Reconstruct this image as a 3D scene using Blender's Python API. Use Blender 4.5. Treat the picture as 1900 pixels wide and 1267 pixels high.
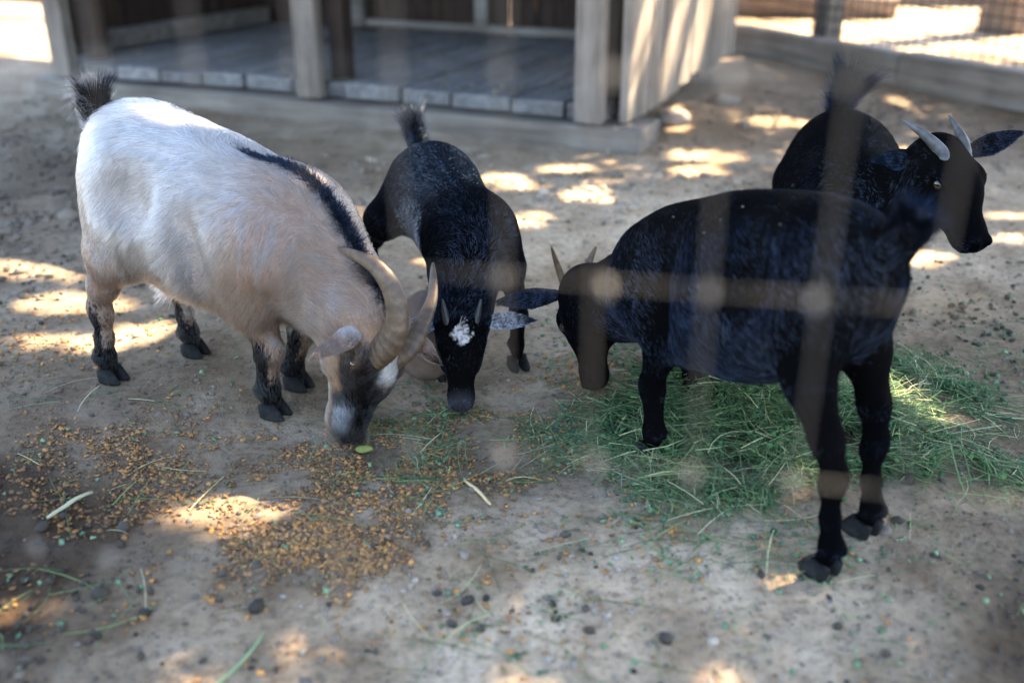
import bpy, math, random
import numpy as np
from mathutils import Vector, Matrix

R = math.radians
for o in list(bpy.data.objects):
    bpy.data.objects.remove(o)
scn = bpy.context.scene
COL = scn.collection
rng = np.random.default_rng(7)
random.seed(7)

# ------------------------------------------------------------------ camera, sky, sun, exposure
cam_d = bpy.data.cameras.new('camera')
cam = bpy.data.objects.new('camera', cam_d)
COL.objects.link(cam)
cam.location = (0, 0, 0.9)
cam.rotation_euler = (R(90 - 24), 0, 0)
cam_d.sensor_width = 36
cam_d.lens = 35
cam_d.clip_start = 0.02
cam_d.clip_end = 600
cam_d.dof.use_dof = True
cam_d.dof.focus_distance = 1.86
cam_d.dof.aperture_fstop = 1.75
cam_d.dof.aperture_blades = 0
scn.camera = cam

SUN_EL, SUN_AZ = 52.0, 35.0           # azimuth measured from +X towards +Y
SUN = np.array([math.cos(R(SUN_EL)) * math.cos(R(SUN_AZ)), math.cos(R(SUN_EL)) * math.sin(R(SUN_AZ)), math.sin(R(SUN_EL))])
world = bpy.data.worlds.new('World')
scn.world = world
world.use_nodes = True
wn = world.node_tree
bg = wn.nodes['Background']
sky = wn.nodes.new('ShaderNodeTexSky')
sky.sky_type = 'NISHITA'
sky.sun_disc = False
sky.sun_elevation = R(SUN_EL)
sky.sun_rotation = R(90 - SUN_AZ)
wn.links.new(sky.outputs[0], bg.inputs[0])
bg.inputs[1].default_value = 0.11
sun_d = bpy.data.lights.new('sun', 'SUN')
sun_d.energy = 4.6
sun_d.angle = R(0.53)
sun_d.color = (1.0, 0.84, 0.60)
sun_o = bpy.data.objects.new('sun', sun_d)
COL.objects.link(sun_o)
sun_o.rotation_euler = Vector(SUN).to_track_quat('Z', 'Y').to_euler()

vs = scn.view_settings
vs.view_transform = 'Standard'
vs.look = 'None'
vs.exposure = 3.65
vs.gamma = 1.0
vs.use_curve_mapping = False
cy = scn.cycles
cy.use_denoising = True
cy.max_bounces = 8
cy.diffuse_bounces = 4
cy.glossy_bounces = 3
cy.transmission_bounces = 4
cy.transparent_max_bounces = 8
cy.sample_clamp_indirect = 8.0
scn.cycles_curves.shape = 'RIBBONS' if hasattr(scn, 'cycles_curves') else None
HAIR = 1.0

# ------------------------------------------------------------------ helpers
def tag(o, label=None, cat=None, group=None, kind=None):
    if label: o['label'] = label
    if cat: o['category'] = cat
    if group: o['group'] = group
    if kind: o['kind'] = kind
    return o

def mesh_obj(name, verts, faces, mat=None, parent=None, smooth=False, loc=None, cols=None, mats=None, midx=None):
    me = bpy.data.meshes.new(name)
    me.from_pydata([tuple(map(float, v)) for v in verts], [], [tuple(map(int, f)) for f in faces])
    return finish(name, me, mat, parent, smooth, loc, cols)

def finish(name, me, mat, parent=None, smooth=False, loc=None, cols=None):
    if mat: me.materials.append(mat)
    if smooth:
        me.polygons.foreach_set('use_smooth', np.ones(len(me.polygons), bool))
    if cols is not None:
        a = me.color_attributes.new('Col', 'FLOAT_COLOR', 'POINT')
        c = np.ones((len(me.vertices), 4), np.float32)
        c[:, :3] = cols
        a.data.foreach_set('color', c.ravel())
    me.update()
    o = bpy.data.objects.new(name, me)
    COL.objects.link(o)
    if parent: o.parent = parent
    if loc is not None: o.location = loc
    return o

def fast_mesh(name, V, F, mat=None, parent=None, smooth=False, cols=None):
    """V (n,3), F (m,k) arrays of equal-sized polygons."""
    V = np.asarray(V, np.float32); F = np.asarray(F, np.int32)
    me = bpy.data.meshes.new(name)
    me.vertices.add(len(V)); me.vertices.foreach_set('co', V.ravel())
    m, k = F.shape
    me.loops.add(m * k); me.loops.foreach_set('vertex_index', F.ravel())
    me.polygons.add(m)
    me.polygons.foreach_set('loop_start', np.arange(0, m * k, k, dtype=np.int32))
    me.polygons.foreach_set('loop_total', np.full(m, k, np.int32))
    me.update(calc_edges=True)
    return finish(name, me, mat, parent, smooth, None, cols)

def empty(name, loc=(0, 0, 0), rz=0.0):
    e = bpy.data.objects.new(name, None)
    e.empty_display_size = 0.1
    COL.objects.link(e)
    e.location = loc
    e.rotation_euler = (0, 0, rz)
    return e

def link_copy(src, name, parent, mat4):
    c = src.copy()
    c.name = name
    COL.objects.link(c)
    c.parent = parent
    c.matrix_local = mat4
    return c

def box_vf(x0, x1, y0, y1, z0, z1, jit=0.0, r=None):
    v = [(x0, y0, z0), (x1, y0, z0), (x1, y1, z0), (x0, y1, z0), (x0, y0, z1), (x1, y0, z1), (x1, y1, z1), (x0, y1, z1)]
    if jit:
        v = [tuple(c + random.uniform(-jit, jit) for c in p) for p in v]
    return v, [(0, 3, 2, 1), (4, 5, 6, 7), (0, 1, 5, 4), (1, 2, 6, 5), (2, 3, 7, 6), (3, 0, 4, 7)]

def plank(name, mat, parent, x0, x1, y0, y1, z0, z1, jit=0.003, bev=0.006):
    v, f = box_vf(x0, x1, y0, y1, z0, z1, jit)
    o = mesh_obj(name, v, f, mat, parent)
    b = o.modifiers.new('bevel', 'BEVEL')
    b.width = bev; b.segments = 2
    return o

class Noise:
    """smooth value noise on a periodic lattice, numpy"""
    def __init__(s, seed, n=256):
        s.n = n
        s.g = np.random.default_rng(seed).random((n, n)).astype(np.float32)
    def __call__(s, x, y):
        xi = np.floor(x).astype(int); yi = np.floor(y).astype(int)
        fx = x - xi; fy = y - yi
        fx = fx * fx * (3 - 2 * fx); fy = fy * fy * (3 - 2 * fy)
        n = s.n
        a = s.g[xi % n, yi % n]; b = s.g[(xi + 1) % n, yi % n]
        c = s.g[xi % n, (yi + 1) % n]; d = s.g[(xi + 1) % n, (yi + 1) % n]
        return (a * (1 - fx) + b * fx) * (1 - fy) + (c * (1 - fx) + d * fx) * fy
    def fbm(s, x, y, o=4):
        t = 0; a = 0.5
        for i in range(o):
            t = t + a * s(x * 2 ** i + 17.3 * i, y * 2 ** i + 9.1 * i); a *= 0.5
        return t
NZ = Noise(3)

def speck(t, r):
    return np.clip((t - r) * 3 + 0.5, 0, 1) * sstep(0.02, 0.2, t)

def sstep(a, b, x):
    t = np.clip((x - a) / (b - a), 0, 1)
    return t * t * (3 - 2 * t)

def mixc(a, b, t):
    return np.asarray(a)[None, :] * (1 - t[:, None]) + np.asarray(b)[None, :] * t[:, None] if np.ndim(a) == 1 else a * (1 - t[:, None]) + np.asarray(b)[None, :] * t[:, None]

# ------------------------------------------------------------------ materials
class NT:
    def __init__(s, name):
        s.m = bpy.data.materials.new(name); s.m.use_nodes = True
        s.t = s.m.node_tree; s.b = s.t.nodes['Principled BSDF']
    def n(s, typ, **kw):
        x = s.t.nodes.new(typ)
        for k, v in kw.items(): setattr(x, k, v)
        return x
    def l(s, a, b): s.t.links.new(a, b)
    def coords(s, kind='Object'):
        return s.n('ShaderNodeTexCoord').outputs[kind]
    def mapping(s, src, scale=(1, 1, 1), rot=(0, 0, 0)):
        m = s.n('ShaderNodeMapping'); s.l(src, m.inputs[0])
        m.inputs['Scale'].default_value = scale; m.inputs['Rotation'].default_value = rot
        return m.outputs[0]
    def noise(s, src, scale, detail=4, rough=0.6):
        x = s.n('ShaderNodeTexNoise'); s.l(src, x.inputs['Vector'])
        x.inputs['Scale'].default_value = scale; x.inputs['Detail'].default_value = detail; x.inputs['Roughness'].default_value = rough
        return x.outputs['Fac']
    def ramp(s, fac, stops):
        r = s.n('ShaderNodeValToRGB'); s.l(fac, r.inputs[0])
        e = r.color_ramp.elements
        while len(e) < len(stops): e.new(0.5)
        for i, (p, c) in enumerate(stops):
            e[i].position = p; e[i].color = (*c, 1) if len(c) == 3 else c
        return r.outputs[0]
    def mix(s, fac, a, b, mode='MIX'):
        x = s.n('ShaderNodeMix', data_type='RGBA', blend_type=mode)
        if isinstance(fac, (int, float)): x.inputs[0].default_value = fac
        else: s.l(fac, x.inputs[0])
        for i, v in ((6, a), (7, b)):
            if isinstance(v, tuple): x.inputs[i].default_value = (*v, 1)
            else: s.l(v, x.inputs[i])
        return x.outputs[2]
    def bump(s, h, strength=0.5, dist=0.01, prev=None):
        x = s.n('ShaderNodeBump'); s.l(h, x.inputs['Height'])
        x.inputs['Strength'].default_value = strength; x.inputs['Distance'].default_value = dist
        if prev is not None: s.l(prev, x.inputs['Normal'])
        return x.outputs[0]
    def out(s, color=None, rough=0.8, normal=None, spec=0.3):
        if color is not None:
            if isinstance(color, tuple): s.b.inputs['Base Color'].default_value = (*color, 1)
            else: s.l(color, s.b.inputs['Base Color'])
        if isinstance(rough, (int, float)): s.b.inputs['Roughness'].default_value = rough
        else: s.l(rough, s.b.inputs['Roughness'])
        s.b.inputs['Specular IOR Level'].default_value = spec
        if normal is not None: s.l(normal, s.b.inputs['Normal'])
        return s.m

def mat_dirt():
    t = NT('dirt'); c = t.coords('Object')
    big = t.noise(c, 0.9, 4); mid = t.noise(c, 7, 6, 0.65); fine = t.noise(c, 60, 5, 0.7); vf = t.noise(c, 260, 3, 0.7)
    base = t.ramp(mid, [(0.3, (0.195, 0.132, 0.080)), (0.5, (0.295, 0.216, 0.142)), (0.72, (0.395, 0.305, 0.212))])
    bigc = t.ramp(big, [(0.35, (0.62, 0.55, 0.48)), (0.6, (1, 1, 1))])
    col = t.mix(1.0, base, bigc, 'MULTIPLY')
    fc = t.ramp(fine, [(0.32, (0.42, 0.38, 0.35)), (0.5, (1, 1, 1)), (0.72, (1.3, 1.28, 1.25))])
    col = t.mix(0.8, col, fc, 'MULTIPLY')
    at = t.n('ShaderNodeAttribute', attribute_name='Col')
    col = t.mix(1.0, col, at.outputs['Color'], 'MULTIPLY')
    b1 = t.bump(mid, 0.5, 0.02); b2 = t.bump(fine, 0.9, 0.008, b1); b3 = t.bump(vf, 0.8, 0.003, b2)
    return t.out(col, 0.95, b3, 0.15)

def mat_wood(name, c0, c1, c2, grain=(3, 3, 40), rough=0.85):
    t = NT(name); c = t.coords('Object')
    oi = t.n('ShaderNodeObjectInfo')
    add = t.n('ShaderNodeVectorMath', operation='ADD'); t.l(c, add.inputs[0])
    sc = t.n('ShaderNodeVectorMath', operation='SCALE'); t.l(oi.outputs['Random'], sc.inputs['Scale']); sc.inputs[0].default_value = (7, 5, 9)
    t.l(sc.outputs[0], add.inputs[1])
    g = t.noise(t.mapping(add.outputs[0], grain), 1.0, 6, 0.7)
    st = t.noise(add.outputs[0], 3.0, 4)
    col = t.ramp(g, [(0.3, c0), (0.5, c1), (0.7, c2)])
    sc2 = t.ramp(st, [(0.35, (0.6, 0.57, 0.55)), (0.65, (1.1, 1.1, 1.1))])
    col = t.mix(0.7, col, sc2, 'MULTIPLY')
    rv = t.ramp(oi.outputs['Random'], [(0, (0.75, 0.74, 0.73)), (1, (1.15, 1.13, 1.1))])
    col = t.mix(1.0, col, rv, 'MULTIPLY')
    return t.out(col, rough, t.bump(g, 0.5, 0.006), 0.2)

M = {}
M['dirt'] = mat_dirt()
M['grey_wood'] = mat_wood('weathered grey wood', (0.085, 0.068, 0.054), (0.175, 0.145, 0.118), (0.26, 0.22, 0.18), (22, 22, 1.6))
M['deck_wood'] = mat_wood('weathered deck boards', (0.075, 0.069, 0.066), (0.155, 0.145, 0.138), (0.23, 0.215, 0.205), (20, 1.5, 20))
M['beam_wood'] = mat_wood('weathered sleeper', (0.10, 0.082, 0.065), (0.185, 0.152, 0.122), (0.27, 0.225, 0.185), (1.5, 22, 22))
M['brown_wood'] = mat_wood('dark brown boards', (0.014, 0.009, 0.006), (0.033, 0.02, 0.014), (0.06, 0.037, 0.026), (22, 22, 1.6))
M['rail_wood'] = mat_wood('fence timber', (0.08, 0.068, 0.055), (0.15, 0.13, 0.11), (0.22, 0.195, 0.17), (1.5, 22, 22))

def mat_vcol(name, rough=0.8, spec=0.3, bump=0.0, bscale=300, trans=0.0):
    t = NT(name)
    at = t.n('ShaderNodeAttribute', attribute_name='Col')
    c = at.outputs['Color']
    nrm = None
    if bump: nrm = t.bump(t.noise(t.coords('Object'), bscale, 3), bump, 0.002)
    m = t.out(c, rough, nrm, spec)
    if trans:
        tr = t.n('ShaderNodeBsdfTranslucent'); t.l(c, tr.inputs[0])
        mx = t.n('ShaderNodeMixShader'); mx.inputs[0].default_value = trans
        t.l(t.b.outputs[0], mx.inputs[1]); t.l(tr.outputs[0], mx.inputs[2])
        t.l(mx.outputs[0], t.t.nodes['Material Output'].inputs[0])
    return m
M['skin'] = mat_vcol('goat skin', 0.9, 0.01, 0.4, 400)
M['ear'] = mat_vcol('goat ear', 0.85, 0.03, 0.4, 500, 0.12)
M['scatter'] = mat_vcol('ground litter', 0.85, 0.2)
M['hay'] = mat_vcol('hay stems', 0.7, 0.25, 0, 1, 0.2)
M['leaf'] = mat_vcol('tree leaf', 0.6, 0.3, 0, 1, 0.3)

def mat_hair(name='goat hair', ior=1.4, rough=0.36):
    t = NT(name)
    h = t.n('ShaderNodeBsdfHairPrincipled')
    h.parametrization = 'COLOR'
    at = t.n('ShaderNodeAttribute', attribute_name='hcol')
    t.l(at.outputs['Color'], h.inputs['Color'])
    h.inputs['Roughness'].default_value = rough
    h.inputs['Radial Roughness'].default_value = 0.45
    h.inputs['Coat'].default_value = 0.0
    h.inputs['IOR'].default_value = ior
    t.l(h.outputs[0], t.t.nodes['Material Output'].inputs[0])
    return t.m
M['hair'] = mat_hair()
def mat_black_hair():
    t = NT('black goat hair')
    at = t.n('ShaderNodeAttribute', attribute_name='hcol')
    d = t.n('ShaderNodeBsdfDiffuse'); t.l(at.outputs['Color'], d.inputs[0])
    h = t.n('ShaderNodeBsdfHair', component='Reflection')
    h.inputs['Color'].default_value = (0.0085, 0.0112, 0.017, 1)
    h.inputs['RoughnessU'].default_value = 0.13; h.inputs['RoughnessV'].default_value = 0.4
    a = t.n('ShaderNodeAddShader'); t.l(d.outputs[0], a.inputs[0]); t.l(h.outputs[0], a.inputs[1])
    sc = t.n('ShaderNodeVectorMath', operation='MULTIPLY'); t.l(at.outputs['Color'], sc.inputs[0]); sc.inputs[1].default_value = (5.0, 6.6, 9.0)  # blue sky sheen put into the reflection tint
    mn = t.n('ShaderNodeVectorMath', operation='MINIMUM'); t.l(sc.outputs[0], mn.inputs[0]); mn.inputs[1].default_value = (0.035, 0.038, 0.043)
    t.l(mn.outputs[0], h.inputs['Color'])
    t.l(a.outputs[0], t.t.nodes['Material Output'].inputs[0])
    return t.m
M['black_hair'] = mat_black_hair()

def mat_horn(name, c0, c1, c2):
    t = NT(name); c = t.coords('UV') if False else t.coords('Object')
    n = t.noise(c, 40, 5, 0.7); n2 = t.noise(c, 180, 4, 0.7)
    at = t.n('ShaderNodeAttribute', attribute_name='Col')
    col = t.ramp(n, [(0.3, c0), (0.5, c1), (0.7, c2)])
    col = t.mix(1.0, col, at.outputs['Color'], 'MULTIPLY')
    b = t.bump(n2, 0.5, 0.002)
    return t.out(col, 0.5, b, 0.4)
M['horn_brown'] = mat_horn('brown horn', (0.042, 0.024, 0.013), (0.085, 0.05, 0.026), (0.15, 0.097, 0.055))
M['horn_grey'] = mat_horn('grey horn', (0.03, 0.028, 0.026), (0.06, 0.056, 0.052), (0.11, 0.10, 0.093))
M['hoof'] = mat_horn('hoof', (0.005, 0.005, 0.005), (0.010, 0.0095, 0.009), (0.022, 0.02, 0.019))
M['hoof'].node_tree.nodes['Principled BSDF'].inputs['Specular IOR Level'].default_value = 0.12
M['hoof'].node_tree.nodes['Principled BSDF'].inputs['Roughness'].default_value = 0.75

def mat_eye():
    t = NT('goat eye'); c = t.coords('Object')
    sp = t.n('ShaderNodeSeparateXYZ'); t.l(c, sp.inputs[0])
    def absdiv(o, k):
        a = t.n('ShaderNodeMath', operation='ABSOLUTE'); t.l(o, a.inputs[0])
        d = t.n('ShaderNodeMath', operation='DIVIDE'); t.l(a.outputs[0], d.inputs[0]); d.inputs[1].default_value = k
        return d.outputs[0]
    mx = t.n('ShaderNodeMath', operation='MAXIMUM'); t.l(absdiv(sp.outputs[0], 0.0052), mx.inputs[0]); t.l(absdiv(sp.outputs[1], 0.0021), mx.inputs[1])
    ln = t.n('ShaderNodeVectorMath', operation='LENGTH')
    cb = t.n('ShaderNodeCombineXYZ'); t.l(sp.outputs[0], cb.inputs[0]); t.l(sp.outputs[1], cb.inputs[1]); t.l(cb.outputs[0], ln.inputs[0])
    iris = t.ramp(ln.outputs['Value'], [(0.0, (0.10, 0.04, 0.01)), (0.0068, (0.08, 0.03, 0.006)), (0.0078, (0.02, 0.015, 0.012)), (1, (0.02, 0.015, 0.012))])
    lt = t.n('ShaderNodeMath', operation='LESS_THAN'); t.l(mx.outputs[0], lt.inputs[0]); lt.inputs[1].default_value = 1.0
    col = t.mix(lt.outputs[0], iris, (0.004, 0.004, 0.005))
    m = t.out(col, 0.08, None, 0.6)
    return m
M['eye'] = mat_eye()

def mat_plain(name, c, rough=0.6, spec=0.3, metal=0.0, n=None):
    t = NT(name)
    k = t.noise(t.coords('Object'), n or 30, 4)
    col = t.ramp(k, [(0.3, tuple(x * 0.7 for x in c)), (0.7, tuple(min(1, x * 1.2) for x in c))])
    m = t.out(col, rough, t.bump(k, 0.3, 0.003), spec)
    t.b.inputs['Metallic'].default_value = metal
    return m
M['wire'] = mat_plain('galvanised wire', (0.055, 0.047, 0.038), 0.5, 0.3, 0.1, 200)
M['dark_wire'] = mat_plain('dull fence wire', (0.03, 0.03, 0.03), 0.7, 0.3, 0.2, 200)
M['weld'] = mat_plain('zinc knot', (0.17, 0.15, 0.12), 0.5, 0.5, 0.1, 300)
M['stone'] = mat_plain('salt block stone', (0.135, 0.092, 0.07), 0.9, 0.15, 0, 30)
M['rock'] = mat_plain('rock', (0.20, 0.16, 0.125), 0.9, 0.2, 0, 15)
M['roof'] = mat_plain('roof shingle', (0.10, 0.08, 0.065), 0.9, 0.2, 0, 9)
M['bark'] = mat_plain('bark', (0.16, 0.12, 0.09), 0.95, 0.1, 0, 14)
M['paper'] = mat_plain('white scrap', (0.72, 0.74, 0.76), 0.6, 0.3, 0, 60)

# ------------------------------------------------------------------ ground
def axis(lo, hi, d, far, g=1.16):
    a = list(np.arange(lo, hi, d))
    x, s = hi, d
    while x < far: a.append(x); s *= g; x += s
    a.append(far)
    x, s = lo - d, d
    pre = []
    while x > -far: pre.append(x); s *= g; x -= s
    pre.append(-far)
    return np.array(pre[::-1] + a)

def ground_h(x, y):
    near = 1.0 / (1 + ((x / 6) ** 2 + ((y - 2) / 7) ** 2) ** 2)
    h = (NZ.fbm(x * 2.2 + 40, y * 2.2 + 11, 3) - 0.45) * 0.03
    h = h + (NZ.fbm(x * 13, y * 13, 3) - 0.45) * 0.014
    h = h + (NZ.fbm(x * 48 + 5, y * 48, 2) - 0.37) * 0.007
    return h * near

def soil_vignette_tint(x, y):
    # damp, dung-darkened soil plus painted lens vignetting in the corners; paler sand outside the pen
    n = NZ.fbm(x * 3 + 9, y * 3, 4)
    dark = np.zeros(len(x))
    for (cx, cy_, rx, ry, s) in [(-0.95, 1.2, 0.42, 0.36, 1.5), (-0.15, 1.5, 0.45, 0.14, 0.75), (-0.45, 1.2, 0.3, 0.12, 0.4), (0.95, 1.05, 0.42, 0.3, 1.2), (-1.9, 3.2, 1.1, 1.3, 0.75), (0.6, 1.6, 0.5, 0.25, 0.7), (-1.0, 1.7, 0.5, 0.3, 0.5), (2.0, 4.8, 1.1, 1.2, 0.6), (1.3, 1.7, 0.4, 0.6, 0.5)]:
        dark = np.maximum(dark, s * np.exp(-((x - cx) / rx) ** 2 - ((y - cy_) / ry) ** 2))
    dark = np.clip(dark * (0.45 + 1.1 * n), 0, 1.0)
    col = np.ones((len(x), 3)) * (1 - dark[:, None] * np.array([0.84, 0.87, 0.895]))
    bright_centre = np.exp(-((x - 0.1) / 0.6) ** 2 - ((y - 1.12) / 0.2) ** 2) + np.exp(-((x - 0.35) / 0.9) ** 2 - ((y - 2.75) / 0.75) ** 2)  # brighter middle of the vignetting, painted into the ground colour
    col = col * (1 + (0.75 * np.clip(bright_centre, 0, 1) * (0.5 + n))[:, None] * np.array([1.03, 1.0, 0.95]))
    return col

def build_ground():
    xs = axis(-1.5, 1.7, 0.0085, 250); ys = axis(0.75, 3.2, 0.0085, 250)
    X, Y = np.meshgrid(xs, ys, indexing='ij')
    Z = ground_h(X, Y)
    V = np.stack([X, Y, Z], -1).reshape(-1, 3)
    nx, ny = X.shape
    idx = np.arange(nx * ny).reshape(nx, ny)
    F = np.stack([idx[:-1, :-1], idx[1:, :-1], idx[1:, 1:], idx[:-1, 1:]], -1).reshape(-1, 4)
    x, y = V[:, 0], V[:, 1]
    col = soil_vignette_tint(x, y)
    away = sstep(0.0, 0.8, (x - 1.4) * 0.9 + (y - 6.6) * 0.43)
    col = col * (1 + away[:, None] * np.array([0.25, 0.2, 0.15]))
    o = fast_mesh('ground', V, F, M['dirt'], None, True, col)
    tag(o, 'bare trodden dirt floor of the goat pen', None, None, 'structure')
build_ground()

# ------------------------------------------------------------------ shed
SHED_A = math.atan2(-0.41, 0.91)           # direction of the open front, left to right
def shed():
    s = empty('goat_shed', (0.325, 4.05, 0), SHED_A)
    tag(s, 'open fronted timber goat shed on a low plank deck', 'shed')
    # local: x along the front (0 at right post), y inwards
    plank('front_sleeper', M['beam_wood'], s, -2.92, 0.26, -0.165, 0.10, -0.06, 0.082, 0.006, 0.012)
    x = -2.86
    k = 0
    while x < 0.12:
        w = random.choice([0.19, 0.24, 0.27, 0.28])
        w = min(w, 0.135 - x)
        if w > 0.05:
            plank('deck_board', M['deck_wood'], s, x + 0.006, x + w - 0.006, -0.075 + random.uniform(-0.02, 0.012), 1.72, 0.096, 0.156 + random.uniform(-0.004, 0.004), 0.003, 0.006)
        x += w
    for j, px in enumerate((-2.73, -1.27, 0.03)):
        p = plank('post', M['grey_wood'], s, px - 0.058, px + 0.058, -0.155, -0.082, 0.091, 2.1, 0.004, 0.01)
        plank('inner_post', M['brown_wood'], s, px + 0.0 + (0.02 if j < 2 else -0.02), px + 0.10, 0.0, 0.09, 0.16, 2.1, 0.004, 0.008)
    # right wall of vertical boards, seen from outside
    y = -0.10
    while y < 1.70:
        w = random.choice([0.13, 0.15, 0.17])
        plank('wall_board', M['grey_wood'], s, 0.145, 0.172 + random.uniform(-0.003, 0.005), y + 0.004, y + w - 0.004, 0.10 + random.uniform(-0.02, 0.01) + 0.03 * (y > 0.6), 2.15, 0.003, 0.004)
        y += w
    # left wall and back wall boards
    y = 0.0
    while y < 1.70:
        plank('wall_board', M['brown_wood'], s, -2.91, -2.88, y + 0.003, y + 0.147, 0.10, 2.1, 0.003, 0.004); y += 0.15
    x = -2.88
    while x < 0.12:
        w = random.choice([0.17, 0.2, 0.23])
        w = min(w, 0.135 - x)
        if w > 0.04:
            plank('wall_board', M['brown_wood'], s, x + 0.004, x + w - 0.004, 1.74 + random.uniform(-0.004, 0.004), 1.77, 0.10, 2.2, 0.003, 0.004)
        x += w
    for px in (-2.2, -1.35, -0.62):
        plank('back_post', M['rail_wood'], s, px, px + 0.09, 1.655, 1.735, 0.165, 2.1, 0.004, 0.008)
    plank('wall_rail', M['rail_wood'], s, -0.52, 0.12, 1.64, 1.73, 0.17, 0.235, 0.004, 0.008)
    plank('wall_rail', M['rail_wood'], s, -2.1, -0.63, 1.66, 1.735, 0.17, 0.215, 0.004, 0.008)
    plank('side_rail', M['rail_wood'], s, -2.875, -2.79, 0.15, 1.63, 0.17, 0.26, 0.004, 0.008)
    plank('lintel', M['grey_wood'], s, -3.05, 0.2, -0.16, -0.06, 2.1, 2.25, 0.004, 0.01)
    v, f = box_vf(-3.3, 0.45, -0.5, 2.1, 0, 0.06)
    v = [(a, b, c + 2.27 - 0.06 * (b + 0.5)) for a, b, c in v]
    mesh_obj('roof', v, f, M['roof'], s)
shed()

def rock(name, loc, r, seed, sq=(1, 1, 0.7), mat='rock', label='', cat='rock'):
    n = 20
    rr = np.random.default_rng(seed)
    import bmesh
    bm = bmesh.new(); bmesh.ops.create_icosphere(bm, subdivisions=3, radius=1)
    dirs = rr.normal(size=(9, 3)); dirs /= np.linalg.norm(dirs, axis=1)[:, None]; dd = rr.uniform(0.62, 0.92, 9)
    for v in bm.verts:
        p = np.array(v.co)
        for d, k in zip(dirs, dd):
            t = p @ d
            if t > k: p = p - d * (t - k) * 0.85
        p += 0.03 * np.sin(p[[1, 2, 0]] * 9 + seed) + 0.012 * np.sin(p[[2, 0, 1]] * 27 + seed)
        v.co = Vector(p * r * np.array(sq))
    me = bpy.data.meshes.new(name); bm.to_mesh(me); bm.free()
    o = finish(name, me, M[mat], None, True, loc)
    tag(o, label, cat)
    return o
rock('rock', (0.70, 4.36, 0.02), 0.065, 4, (1.2, 1, 0.8), 'rock', 'rounded rock under the sunlit side wall of the shed')
rock('rock', (1.02, 4.85, 0.01), 0.06, 8, (1.3, 1, 0.7), 'rock', 'small flat rock at the back foot of the shed side wall')

# ------------------------------------------------------------------ pen fence behind
def tube(path, rad, n=6, cap=True):
    """tapered tube along path; rad scalar or list. returns V,F lists"""
    P = np.asarray(path, float); m = len(P)
    rad = np.broadcast_to(np.asarray(rad, float), (m,))
    T = np.gradient(P, axis=0); T /= np.linalg.norm(T, axis=1)[:, None] + 1e-12
    ref = np.array([0, 0, 1.0]) if abs(T[0][2]) < 0.9 else np.array([1.0, 0, 0])
    V = []
    u = ref - T[0] * (ref @ T[0]); u /= np.linalg.norm(u)
    for i in range(m):
        u = u - T[i] * (u @ T[i]); u /= np.linalg.norm(u); w = np.cross(T[i], u)
        for k in range(n):
            a = 2 * math.pi * k / n
            V.append(P[i] + rad[i] * (math.cos(a) * u + math.sin(a) * w))
    F = []
    for i in range(m - 1):
        for k in range(n):
            F.append((i * n + k, i * n + (k + 1) % n, (i + 1) * n + (k + 1) % n, (i + 1) * n + k))
    if cap:
        F.append(tuple(range(n - 1, -1, -1))); F.append(tuple((m - 1) * n + k for k in range(n)))
    return V, F

def back_fence():
    a = np.array([1.30, 6.95]); b = np.array([2.75, 3.85])
    L = np.linalg.norm(b - a); ang = math.atan2(b[1] - a[1], b[0] - a[0])
    f = empty('pen_fence', (a[0], a[1], 0), ang)
    tag(f, 'timber post and sleeper pen fence with square wire mesh', 'fence')
    plank('base_sleeper', M['rail_wood'], f, -0.05, L * 0.52, -0.06, 0.06, -0.05, 0.165, 0.005, 0.012)
    plank('base_sleeper', M['rail_wood'], f, L * 0.523, L + 0.2, -0.065, 0.055, -0.05, 0.175, 0.005, 0.012)
    for px in (-0.05, 1.02, 2.75):
        plank('post', M['rail_wood'], f, px - 0.065, px + 0.065, 0.065, 0.195, -0.05, 1.35, 0.006, 0.012)
    plank('top_rail', M['rail_wood'], f, -0.1, L + 0.2, 0.0, 0.06, 1.22, 1.33, 0.004, 0.01)
    V, F = tube([(0, 0, 0.12), (0, 0.003, 0.6), (0, 0, 1.24)], 0.0042, 4, False)
    first = None
    n = int(L / 0.062)
    for i in range(n):
        x = 0.03 + i * 0.062 + random.uniform(-0.004, 0.004)
        if first is None:
            first = mesh_obj('upright_wire', V, F, M['dark_wire'], f); first.location = (x, 0.062, 0)
        else:
            link_copy(first, 'upright_wire', f, Matrix.Translation((x, 0.062, 0)))
    V, F = tube([(0, 0, 0), (L * 0.3, 0, 0.004), (L * 0.7, 0, -0.004), (L, 0, 0)], 0.0042, 4, False)
    h0 = mesh_obj('cross_wire', V, F, M['dark_wire'], f); h0.location = (0, 0.066, 0.2)
    for i in range(1, 17):
        link_copy(h0, 'cross_wire', f, Matrix.Translation((0, 0.066, 0.2 + i * 0.062)))
back_fence()

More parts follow.
